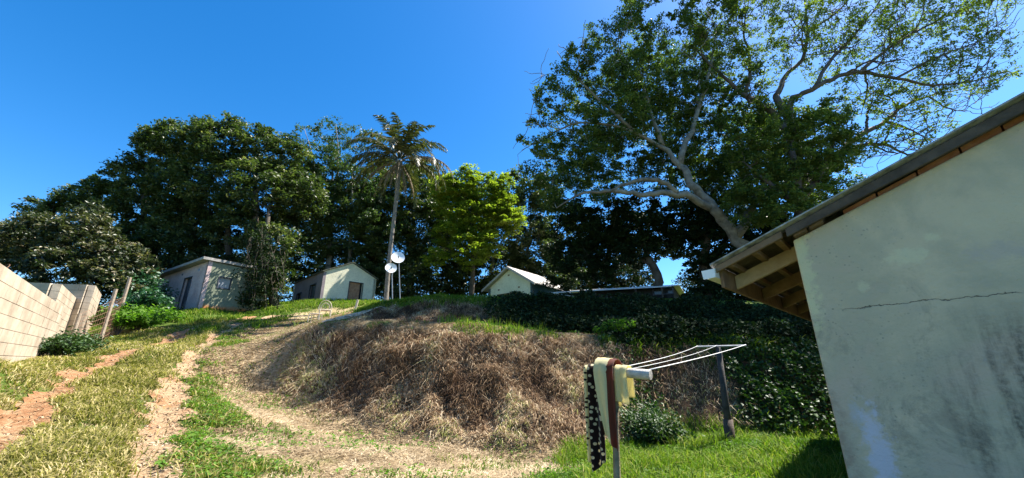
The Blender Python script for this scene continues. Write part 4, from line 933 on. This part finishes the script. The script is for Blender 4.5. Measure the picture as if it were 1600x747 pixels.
def drape(name, m, pxa, pxb, tL, tR, bL, bR, layer, folds=2, ph=0, narrow=1.0, back=.35, shift=0, amp=1.0):
    """front face hangs tL..: lengths at left/right edges; bottom edge narrowed"""
    sa, sb = s_of(pxa), s_of(pxb); nu, nv = 28, 46; V = []; U = []; Vv = []
    rad = .05+.012*layer
    for j in range(nv):
        f = j/(nv-1)
        for i in range(nu):
            g = i/(nu-1); Lf = bL+(bR-bL)*g; total = Lf+back; w_ = f*total-back      # <0 behind the bar
            s = sa+(sb-sa)*g
            drop = max(0, w_-.08) if w_ > 0 else max(0, -w_-.08)
            ang = np.clip(w_/.08, -1, 1)*math.pi/2
            off = rad*math.sin(ang); zc = rad*math.cos(ang)-drop
            k = drop/1.0
            fold = math.sin(g*folds*2*math.pi+ph)*(.012+.022*min(1, drop*1.6))+math.sin(g*folds*4.3+ph*2+drop*3)*.008; fold *= amp
            nar = 1-(1-narrow)*min(1, drop/max(Lf, .01))**1.8 ; sc = (sa+sb)/2+shift*drop; s2 = (s-(sa+sb)/2)*nar+sc
            p = barL+bu*s2+bn*(off+(fold if w_ > 0 else -fold))+np.array([0, 0, zc])
            V.append(p); U.append(g*(sb-sa)); Vv.append(w_)
    Q = [(j*nu+i, j*nu+i+1, (j+1)*nu+i+1, (j+1)*nu+i) for j in range(nv-1) for i in range(nu-1)]
    o = rel(np_mesh(name, V, np.array(Q), m, bl, {'u': U, 'v': Vv}, True), bl); sm = o.modifiers.new('thick', 'SOLIDIFY'); sm.thickness = .006; return o
drape('cream_border', cloth_mat('cream border cloth', CREAM, ((.03,.02,.015), 22, .2)), 917, 926, 0,0, .88, .95, 0, 1, .4, 1, .8)
drape('spotted_panel', cloth_mat('dark spotted cloth', (.035,.018,.015), ((.74,.66,.44), 18, .22)), 923, 946, 0,0, .97, .86, 1, 1.2, 1.3, .8, .5, -.01)
drape('cream_panel', cloth_mat('plain cream cloth', CREAM), 937, 957, 0,0, .62, .70, 6.5, 1.2, 2.2, .12, .4, .075, .45)
drape('brown_panel', cloth_mat('rust brown cloth', (.20,.055,.03)), 951, 966, 0,0, .70, .74, 6, 1, .2, .4, .3, .035, .4)
drape('short_cream_fold', cloth_mat('short cream cloth', CREAM), 965, 983, 0,0, .33, .35, 1.5, 1.4, 1, 1.15, .3, 0, .5)

# ------------------------------------------------------------------ fence, litter, chairs
RUST = simple('rusty wire', (.16,.08,.05), (.30,.17,.11), 8, .8, .3)
PST = simple('grey fence post', (.22,.17,.12), (.40,.32,.24), 8, .85, .5)
f0 = gp(112, 530, 14); f = [gp(112,530,13.6), gp(158,528,14.8), gp(180,512,16.6)]
e = empty('wire_fence', f0, 'rusty wire fence with leaning timber posts between the block wall and the shrub', 'fence')
hh = [1.35, 2.2, 2.6]
for p, h_ in zip(f, hh):
    mb = MB(); mb.tube([p, p+np.array([-.02, 0, h_])], .06, 8); rel(mb.build('post', PST, e), e)
mb = MB()
for a, b, ha, hb in ((f[0], f[1], 1.3, 1.7), (f[1], f[2], 1.7, 1.7)):
    for k in range(9):
        fa = k/8; mb.tube([a+np.array([0,0,.15+fa*(ha-.1)]), (a+b)/2+np.array([0,0,.13+fa*((ha+hb)/2-.1)]), b+np.array([0,0,.15+fa*(hb-.1)])], .006, 4)
    for k in range(14):
        t = k/13; c = a+(b-a)*t; mb.tube([c+np.array([0,0,.1]), c+np.array([0,0,ha+(hb-ha)*t])], .005, 4)
rel(mb.build('wire_mesh', RUST, e), e)
BAG = simple('crumpled white plastic', (.55,.60,.66), (.80,.84,.88), 9, .4, .3)
def litter(px, py, Y, L, lab):
    c = gp(px, py, Y, -.01); n = 9; g = np.linspace(-1, 1, n); X, Y_ = np.meshgrid(g, g); r = np.sqrt(X**2+Y_**2)
    Z = .05*np.maximum(0, 1-r)+.03*rng.uniform(size=X.shape); V = np.stack([c[0]+X*L*(1+.2*rng.normal(size=X.shape)), c[1]+Y_*L*.6*(1+.2*rng.normal(size=X.shape)), c[2]+Z], -1).reshape(-1, 3)
    Q = [(j*n+i, j*n+i+1, (j+1)*n+i+1, (j+1)*n+i) for j in range(n-1) for i in range(n-1)]
    tag(np_mesh('plastic_bag', V, np.array(Q), BAG), lab, 'litter', 'plastic litter on the verge')
litter(150, 553, 12.5, .2, 'crumpled white plastic bag on the grass below the wire fence')
litter(22, 601, 7.6, .12, 'small white plastic scrap on the grass at the left edge')
litter(183, 549, 12.9, .12, 'flat pale plastic scrap right beside the upper rut')
# old cane chair frames on the rise
CANE = simple('bleached cane', (.42,.34,.24), (.66,.57,.44), 8, .8, .3)
def chair(px, py, Y, s, lab, rz, armless=False):
    c = gp(px, py, Y, 0); e = empty('cane_chair', c, lab, 'chair', 'old cane chair frames', rz)
    for sx in (-1, 1):
        for sy in (-1, 1):
            mb = MB(); mb.tube([(sx*.24*s, sy*.22*s, 0), (sx*.22*s, sy*.2*s, .4*s)], .022*s, 6); mb.build('leg', CANE, e)
    mb = MB(); a = np.linspace(0, 2*math.pi, 15); mb.tube(np.stack([.26*s*np.cos(a), .24*s*np.sin(a), np.full(15, .4*s)], 1), .02*s, 5, False)
    for k in range(-3, 4): mb.tube([(-.22*s, k*.06*s, .4*s), (.22*s, k*.06*s, .4*s)], .008*s, 4)
    mb.build('seat', CANE, e)
    if not armless:
        mb = MB(); a = np.linspace(-.2, math.pi+.2, 15)
        for rr in (.27, .18): mb.tube(np.stack([rr*s*np.cos(a), np.full(15, .22*s), .52*s+rr*1.35*s*np.sin(a)], 1), .018*s, 5, False)
        for k in range(-3, 4): mb.tube([(k*.06*s, .22*s, .4*s), (k*.08*s, .22*s, .85*s-abs(k)*.05*s)], .008*s, 4)
        mb.build('backrest', CANE, e)
chair(506, 500, 18.5, 1.05, 'old cane chair frame with a round hooped back on the rise before the gabled house', .5)
chair(491, 507, 17.5, .95, 'low backless cane stool frame left of the hooped chair', .2, True)
# cut branches lying at the mound's shoulder
mb = MB()
for k in range(16):
    a = at(500+rng.uniform(0, 55), 508-rng.uniform(0, 8), 15.5+rng.uniform(-.8, .8)); L = rng.uniform(.8, 2.2); az = R(25)+rng.normal()*.5
    a[2] = float(gz(a[:1], a[1:2])[0])+.06; n = 6; P = []
    for i in range(n):
        x, y = a[0]+math.cos(az)*L*i/n, a[1]+math.sin(az)*L*i/n; P.append([x, y, float(gz(np.array([x]), np.array([y]))[0])+.07+.05*rng.uniform()])
    mb.tube(P, np.linspace(.02, .006, n)*rng.uniform(.6, 1.2), 5)
tag(mb.build('cut_branches', CANE), 'heap of bleached cut branches at the shoulder of the dry mound', 'branches')
p = gp(553, 490, 19.5); mb = MB(); mb.tube([p, p+np.array([.12, 0, .75])], .06, 8); tag(mb.build('stump_post', CANE), 'short pale leaning stake beside the low bank left of the palm', 'stake')

# ------------------------------------------------------------------ shrubs
def shrub(name, label, px, py, Y, rx, rz, m, n=900, leaf=.1, stems=9, group=None, width=.5, cat='shrub', flat=.9, lift=.55):
    b = gp(px, py, Y, .03); e = empty(name, b, label, cat, group); mb = MB(); cents = []
    for k in range(stems):
        az = k*2.4+rng.uniform(0, .5); rr = rx*math.sqrt((k+.5)/stems); tip = b+np.array([math.cos(az)*rr, math.sin(az)*rr, rz*rng.uniform(.6, 1)*(1-.4*rr/rx)])
        t = np.linspace(0, 1, 5)[:, None]; P = b+(tip-b)*t; P[:, 2] += (np.sin(t*math.pi)*rz*.15)[:, 0]; mb.tube(P, np.linspace(.018, .005, 5), 4, False)
        cents += [P[2], P[3], P[4]]
    rel(mb.build('stem', BARK_BROWN, e), e); cents = np.array(cents)
    P = clump_pts(cents, max(4, n//len(cents)), rx*.38, flat); P[:, 2] = np.maximum(P[:, 2], b[2]+.02)
    V, F_, r_ = leaves(P, leaf, width); rel(np_mesh('foliage', V, F_, m, e, {'rnd': r_}), e); return e
shrub('bush', 'dark green bush against the foot of the block wall', 76, 562, 10.6, .7, .85, LEAF_IVY, 2200, .09, 9)
shrub('bush', 'low scrambling bush between the middle block wall and the fence', 112, 545, 12.5, .8, .8, LEAF_IVY, 2200, .1, 12)
shrub('shrub', 'bright green leafy shrub growing through the wire fence', 188, 508, 16.5, .75, 1.5, LEAF_SHRUB, 2800, .16, 14)
shrub('shrub', 'bright green low shrub right of the fence', 215, 512, 17.5, .9, 1.0, LEAF_SHRUB, 1800, .15, 12)
shrub('shrub', 'low green weed clump left of the pink house', 245, 500, 19.5, 1.1, .8, LEAF_SHRUB, 1800, .16, 12)
shrub('shrub', 'dark bluish leafy shrub before the window of the pink house', 226, 488, 20.2, 1.1, 1.9, LEAF_FERN, 2600, .2, 16)
shrub('shrub', 'dark bluish shrub under the eave of the pink house', 205, 480, 22, 1.6, 2.6, LEAF_FERN, 3000, .2, 18)
shrub('shrub', 'upright young plant with pale leaves, left one in the shade above the bank', 940, 536, 11.9, .30, .5, LEAF_SHRUB, 260, .10, 6)
shrub('shrub', 'taller young plant with pale leaves, in the shade above the bank', 970, 538, 11.9, .42, .85, LEAF_SHRUB, 420, .11, 7)
shrub('shrub', 'young leafy sapling in dark shade beside the cottage wall', 1222, 545, 12.6, .4, 1.0, LEAF_IVY, 400, .11, 7)
shrub('bush', 'dark leafy bush at the bank foot right of the hanging blanket', 1010, 668, 9.4, .75, .8, LEAF_IVY, 3000, .075, 9)
# trailing creepers down the front of the dark tree beside the pink house
e = empty('creeper', gp(392, 482, 23.2), 'leafy creeper curtain hanging down beside the green end wall of the pink house', 'creeper')
mb = MB(); cs = []
for k in range(34):
    px = rng.uniform(382, 440); Y = rng.uniform(23, 25.5); top = at(px, rng.uniform(350, 410), Y); bot = gp(px+rng.normal()*4, 480, Y)
    t = np.linspace(0, 1, 8)[:, None]; P = top+(bot-top)*t*rng.uniform(.55, 1); P[:, :2] += np.cumsum(rng.normal(size=(8, 2))*.12, 0); mb.tube(P, .014, 4, False)
    for _ in range(6): cs.append(P[rng.integers(0, 8)])
rel(mb.build('vine', BARK_DARK, e), e); V, F_, r_ = leaves(clump_pts(np.array(cs), 20, .35, 1.3), .17, .5, droop=1.5)
rel(np_mesh('foliage', V, F_, LEAF_SHADE, e, {'rnd': r_}), e)

# ------------------------------------------------------------------ ground cover
def scatter(n, x0, x1, y0, y1, near=6.0, pw=1.3):
    """random ground points in view, thinned with distance"""
    x = rng.uniform(x0, x1, n*3); y = rng.uniform(y0, y1, n*3)
    d = np.hypot(x, y); k = rng.uniform(size=len(x)) < np.clip(near/d, 0, 1)**pw
    inv = (np.abs(x) < 1.42*y+1.0) & (y > 1.5); k &= inv
    inside = (((x-2.3)*.707-(y-3.0)*.707) > -.1) & (((x-2.3)*.707+(y-3.0)*.707) > -.1); k &= ~inside   # under the cottage
    return x[k], y[k]
def blades(x, y, h, w, lean=.5, seg=2, rnd=None, flat=False):
    n = len(x); z = gridz(x, y); az = rng.uniform(0, 2*math.pi, n); fa = rng.uniform(0, 2*math.pi, n)
    B = np.stack([x, y, z-.01], 1); s = np.stack([np.cos(fa), np.sin(fa), np.zeros(n)], 1); d = np.stack([np.cos(az), np.sin(az), np.zeros(n)], 1)
    h = h[:, None]; w = np.broadcast_to(w, (n,))[:, None]; up = np.array([0, 0, 1.0]); ln = lean*rng.uniform(.2, 1.6, n)[:, None]
    M1 = B+up*h*.6+d*h*ln*.35; Tp = B+up*h*(1-.25*ln)+d*h*ln
    if flat: M1 = B+up*h*.10*rng.uniform(.3, 2, (n, 1))+d*h*.5; Tp = B+up*h*rng.uniform(0, .25, (n, 1))+d*h
    V = np.stack([B-s*w*.5, B+s*w*.5, M1+s*w*.4, M1-s*w*.4, Tp], 1).reshape(-1, 3); i = np.arange(n)*5
    r = rng.uniform(0, 1, n) if rnd is None else rnd
    return V, [np.stack([i, i+1, i+2, i+3], 1), np.stack([i+3, i+2, i+4], 1)], np.repeat(r, 5)
def stuff(name, label, cat, parts, m):
    Vs, Qs, Ts, Rs, o = [], [], [], [], 0
    for V, (Q, T_), r in parts: Vs.append(V); Qs.append(Q+o); Ts.append(T_+o); Rs.append(r); o += len(V)
    return tag(np_mesh(name, np.vstack(Vs), [np.vstack(Qs), np.vstack(Ts)], m, None, {'rnd': np.concatenate(Rs)}), label, cat, kind='stuff')
def tufts(x, y, k, r):
    n = len(x); return (x[:, None]+rng.normal(size=(n, k))*r).ravel(), (y[:, None]+rng.normal(size=(n, k))*r).ravel()
# green lawn and strips
x, y = scatter(330000, -16, 12, 2.5, 24); q = zone(x, y); lawn, strip, straw, med = covers(x, y, q)
nb_ = fbm(x*1.1, y*1.1, 55)
rutm = np.maximum(q['rutl'], q['rutr']); face = np.maximum(q['bank'], q['bank2'])
verge = (q['sr'] < 0) & (q['dl'] > .35) & (x < 0) & (seg_dist(x, y, RUT_L)[1] < 0)
wgt = np.clip(lawn*1.2+strip*.85+verge*.8+(straw > .1)*.28*sstep(.50, .62, nb_)+(y > 19)*.25, 0, 1)*(1-rutm)*(1-face*.95)
wgt = np.where((x > 2.0) & (y < q['toe']), 1, wgt)
k = rng.uniform(size=len(x)) < wgt*.8; xa, ya, la = x[k], y[k], lawn[k]
ha = (.05+.06*rng.uniform(size=len(xa))+la*.09*rng.uniform(size=len(xa)))*(.6+.9*fbm(xa*1.5, ya*1.5, 8))
p1 = blades(xa, ya, ha, .010+.001*np.hypot(xa, ya), .7, rnd=np.clip(rng.uniform(0, .8, len(xa))+(fbm(xa*.8, ya*.8, 4)-.45)*.8, 0, 1))
# grass along the top edges of both banks
def edge(line, n, off, spread, xr):
    L = np.array(line); t = rng.uniform(0, len(L)-1, n); X = np.interp(t, range(len(L)), L[:, 0]); Y = np.interp(t, range(len(L)), L[:, 1])+off+rng.normal(size=n)*spread
    k = (X > xr[0]) & (X < xr[1]); return X[k], Y[k]
x2, y2 = edge(TOP2, 26000, -.1, .35, (-7, 3)); p2 = blades(x2, y2, .12+.22*rng.uniform(size=len(x2)), .03, .7)
x3, y3 = edge(TOP, 4200, .25, .2, (-2.6, 9)); kk = fbm(x3*1.1, y3*0, 91) > .47; x3, y3 = x3[kk], y3[kk]; x7, y7 = edge(TOP, 5200, -.02, .16, (3.4, 11)); kk = fbm(x7*1.3, y7*0, 97) > .44; x3 = np.concatenate([x3, x7[kk]]); y3 = np.concatenate([y3, y7[kk]]); p3 = blades(x3, y3, (.07+.22*rng.uniform(size=len(x3)))*np.where(x3 > 3.4, 1.5, 1), .022, .6)
x4, y4 = edge(TOE2, 2400, -.3, .35, (-2.5, 1.2)); p4 = blades(x4, y4, .15+.35*rng.uniform(size=len(x4)), .025, .35, rnd=rng.uniform(.3, 1, len(x4)))
x5 = rng.uniform(.8, 9.5, 26000); y5 = rng.uniform(5, 10.8, 26000); q5 = zone(x5, y5)
kk = (y5 < q5['toe']) & (fbm(x5*1.3, y5*1.3, 44) > .43) & (x5 < y5*.8+1) & (((x5-2.3)*.707-(y5-3.0)*.707) < -.2); x5, y5 = x5[kk], y5[kk]; p5 = blades(x5, y5, .16+.20*rng.uniform(size=len(x5)), .013, .8, rnd=rng.uniform(.2, 1, len(x5)))
x6 = rng.uniform(-27, -6, 60000); y6 = rng.uniform(16.5, 29, 60000); q6 = zone(x6, y6); kk = (np.maximum(q6['rutl'], q6['rutr']) < .5) & (q6['bank2'] < .3) & (fbm(x6*.8, y6*.8, 48) > .40+.14*sstep(-17, -10, x6)*(1-sstep(22, 25, y6))); x6, y6 = x6[kk], y6[kk]; p6 = blades(x6, y6, .10+.20*rng.uniform(size=len(x6))*fbm(x6, y6, 3)*2, .035, .8)
stuff('grass', 'green grass of the yard, verge and bank tops', 'grass', [p1, p2, p3, p4, p5, p6], GRASS)
# olive dry-ish grass in the middle of the track and left of it
x, y = scatter(230000, -16, -1, 2.5, 21); q = zone(x, y); lawn, strip, straw, med = covers(x, y, q)
mid = (q['sr'] < 0)*1.0; nn_ = fbm(x*1.2, y*1.2, 61)
wgt = np.clip(mid*.9*sstep(.18, .32, nn_)+strip*.25, 0, 1)*(1-np.maximum(q['rutl'], q['rutr']*.96))
k = rng.uniform(size=len(x)) < wgt; x, y, nn_ = x[k], y[k], nn_[k]
stuff('track_grass', 'olive and straw coloured grass between the wheel ruts', 'grass', [blades(x, y, (.06+.10*rng.uniform(size=len(x)))*(.5+nn_*1.3), .010+.001*np.hypot(x, y), .9, rnd=np.clip(rng.uniform(0, 1, len(x))*.9+(fbm(x*.7, y*.7, 66)-.45), 0, 1))], GRASS_OLIVE)
# straw lying over the slope
x, y = scatter(330000, -13.5, 4, 3.5, 21, 7, 1.1); q = zone(x, y); lawn, strip, straw, med = covers(x, y, q)
k = rng.uniform(size=len(x)) < np.clip(straw*(.35+1.3*sstep(.36, .52, q['n']+.05))*.9, 0, 1)*(1-.7*q['rutr'])+strip*.10+lawn*.05+.12*np.maximum(q['rutl'], q['rutr'])+.06; x, y = x[k], y[k]
cl = fbm(x*2.3, y*2.3, 42)
stuff('straw_litter', 'pale mown straw lying over the slope', 'straw', [blades(x, y, .10+.16*rng.uniform(size=len(x)), .010+.0008*np.hypot(x, y), 1, flat=True, rnd=np.clip(rng.uniform(0, 1, len(x))*.7+(cl-.3)*.8, 0, 1))], STRAW)
# dry tangled grass on the bank faces
x = rng.uniform(-8.5, 9, 330000); y = rng.uniform(7.5, 18, 330000); q = zone(x, y)
brown = 1-sstep(5.3, 6.2, x+(fbm(x*.9, y*.9, 17)-.47)*2.5); low2 = q['bank2']*(1-sstep(-.5, 3, x))*.5
hole = sstep(.36, .46, fbm(x*2.6, y*2.6, 37)); hgt = np.clip((y-q['toe'])/(q['top']-q['toe']), 0, 1)
d1_ = np.where(y < q['top']-.05, q['bank']*np.where(x > 3.0, .5, 1.0), 0)*brown*(.25+.75*hole)
wgt = np.maximum(d1_, low2)
k = rng.uniform(size=len(x)) < wgt; x, y, hg = x[k], y[k], hgt[k]; tx_, ty_ = tufts(x, y, 3, .035); hg = np.repeat(hg, 3)
clr = fbm(tx_*1.4, ty_*1.4, 23); h_ = (.07+.30*rng.uniform(size=len(tx_))**1.6)*(.1+1.5*fbm(tx_*2.4, ty_*2.4, 29))*np.where(ty_ < 13, .6+.5*hg, .7)
V, Fq, r_ = blades(tx_, ty_, h_, .008+.0005*np.hypot(tx_, ty_), 1.1, rnd=np.clip(rng.uniform(0, 1, len(tx_))**1.3*.75+(clr-.45)*1.5+.22*(1-hg), 0, 1))
# let the tangle fall down the slope
tip = V.reshape(-1, 5, 3); tip[:, 4, 1] -= h_*.5*rng.uniform(0, 1.6, len(h_)); tip[:, 4, 2] -= h_*.55*rng.uniform(0, 1.5, len(h_)); V = tip.reshape(-1, 3)
stuff('dry_grass', 'dry brown tangled grass covering the cut bank', 'grass', [(V, Fq, r_)], DRY)
# ivy over the right part of the bank, scrub on the upper bank with shade put into leaf colour
x = rng.uniform(-1, 16, 150000); y = rng.uniform(9, 18.5, 150000); q = zone(x, y)
nz = fbm(x*.9, y*.9, 17); w1 = q['bank']*sstep(5.4, 6.3, x+(nz-.47)*2.5)+q['bank']*sstep(.58, .64, fbm(x*1.1, y*1.1, 83))*(x > 2.2)*.7
pp = at(1018, 650, 9.9); w1 = np.maximum(w1, 1.6*np.exp(-((x-pp[0])/.55)**2-((y-pp[1])/.9)**2))
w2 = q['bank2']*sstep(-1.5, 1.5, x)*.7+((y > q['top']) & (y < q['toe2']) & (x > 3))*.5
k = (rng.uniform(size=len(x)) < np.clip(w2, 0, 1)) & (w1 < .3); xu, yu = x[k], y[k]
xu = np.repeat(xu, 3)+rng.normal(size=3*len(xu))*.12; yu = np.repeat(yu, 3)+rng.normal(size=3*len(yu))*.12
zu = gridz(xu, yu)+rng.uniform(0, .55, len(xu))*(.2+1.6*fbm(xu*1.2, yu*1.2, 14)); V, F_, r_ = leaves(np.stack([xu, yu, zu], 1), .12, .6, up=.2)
tag(np_mesh('undergrowth', V, F_, LEAF_SHADE, None, {'rnd': r_}), 'undergrowth on the upper bank in front of the long shed, shade put into its leaf colour', 'undergrowth', kind='stuff')
k = rng.uniform(size=len(x)) < np.clip(w1, 0, 1); x, y = x[k], y[k]
x = np.repeat(x, 2); y = np.repeat(y, 2); x += rng.normal(size=len(x))*.06; y += rng.normal(size=len(x))*.06
z = gridz(x, y)+rng.uniform(0, .28, len(x))*(.4+1.2*fbm(x*1.7, y*1.7, 12)); V, F_, r_ = leaves(np.stack([x, y-.05, z], 1), .095, .7, up=.2)
tag(np_mesh('ivy', V, F_, LEAF_IVY, None, {'rnd': r_}), 'dark glossy ivy and creeper matting the right-hand bank', 'ivy', kind='stuff')
# broad weeds in the lawn and in the green strip
x, y = scatter(52000, -14, 9, 3, 19); q = zone(x, y); lawn, strip, straw, med = covers(x, y, q)
k = rng.uniform(size=len(x)) < (lawn*.4+strip*.5+straw*.10*(q['n'] > .47))*(1-q['rutr'])*(1-q['bank']); x, y = x[k], y[k]; x, y = tufts(x, y, 4, .05)
V, F_, r_ = leaves(np.stack([x, y, gridz(x, y)+rng.uniform(.02, .10, len(x))], 1), .06, .55, up=.8)
tag(np_mesh('weeds', V, F_, LEAF_SHRUB, None, {'rnd': r_}), 'small broad-leaved weeds scattered through the turf', 'weeds', kind='stuff')
# stones in the rubbly right rut
mb = MB(); t = rng.uniform(0, 7, 420); LR, LL = np.array(RUT_R), np.array(RUT_L)
for i in range(420):
    L_ = LL if i % 4 == 0 else LR
    x = np.interp(t[i], range(len(L_)), L_[:, 0])+rng.normal()*.17; y = np.interp(t[i], range(len(L_)), L_[:, 1])+rng.normal()*.1; s = rng.uniform(.006, .022)
    if abs(x) > 16: continue
    P = rng.normal(size=(8, 3))*.18+np.array([(-1,-1,-1),(1,-1,-1),(1,1,-1),(-1,1,-1),(-1,-1,1),(1,-1,1),(1,1,1),(-1,1,1)]); P *= s*np.array([1.2, 1, .6])
    mb.hexa(P+np.array([x, y, float(gridz(np.array([x]), np.array([y]))[0])+.02]))
tag(mb.build('stones', simple('pale rubble', (.28,.19,.12), (.48,.37,.25), 9, .9, .3)), 'pale rubble stones strewn along the wheel ruts', 'stones', kind='stuff')
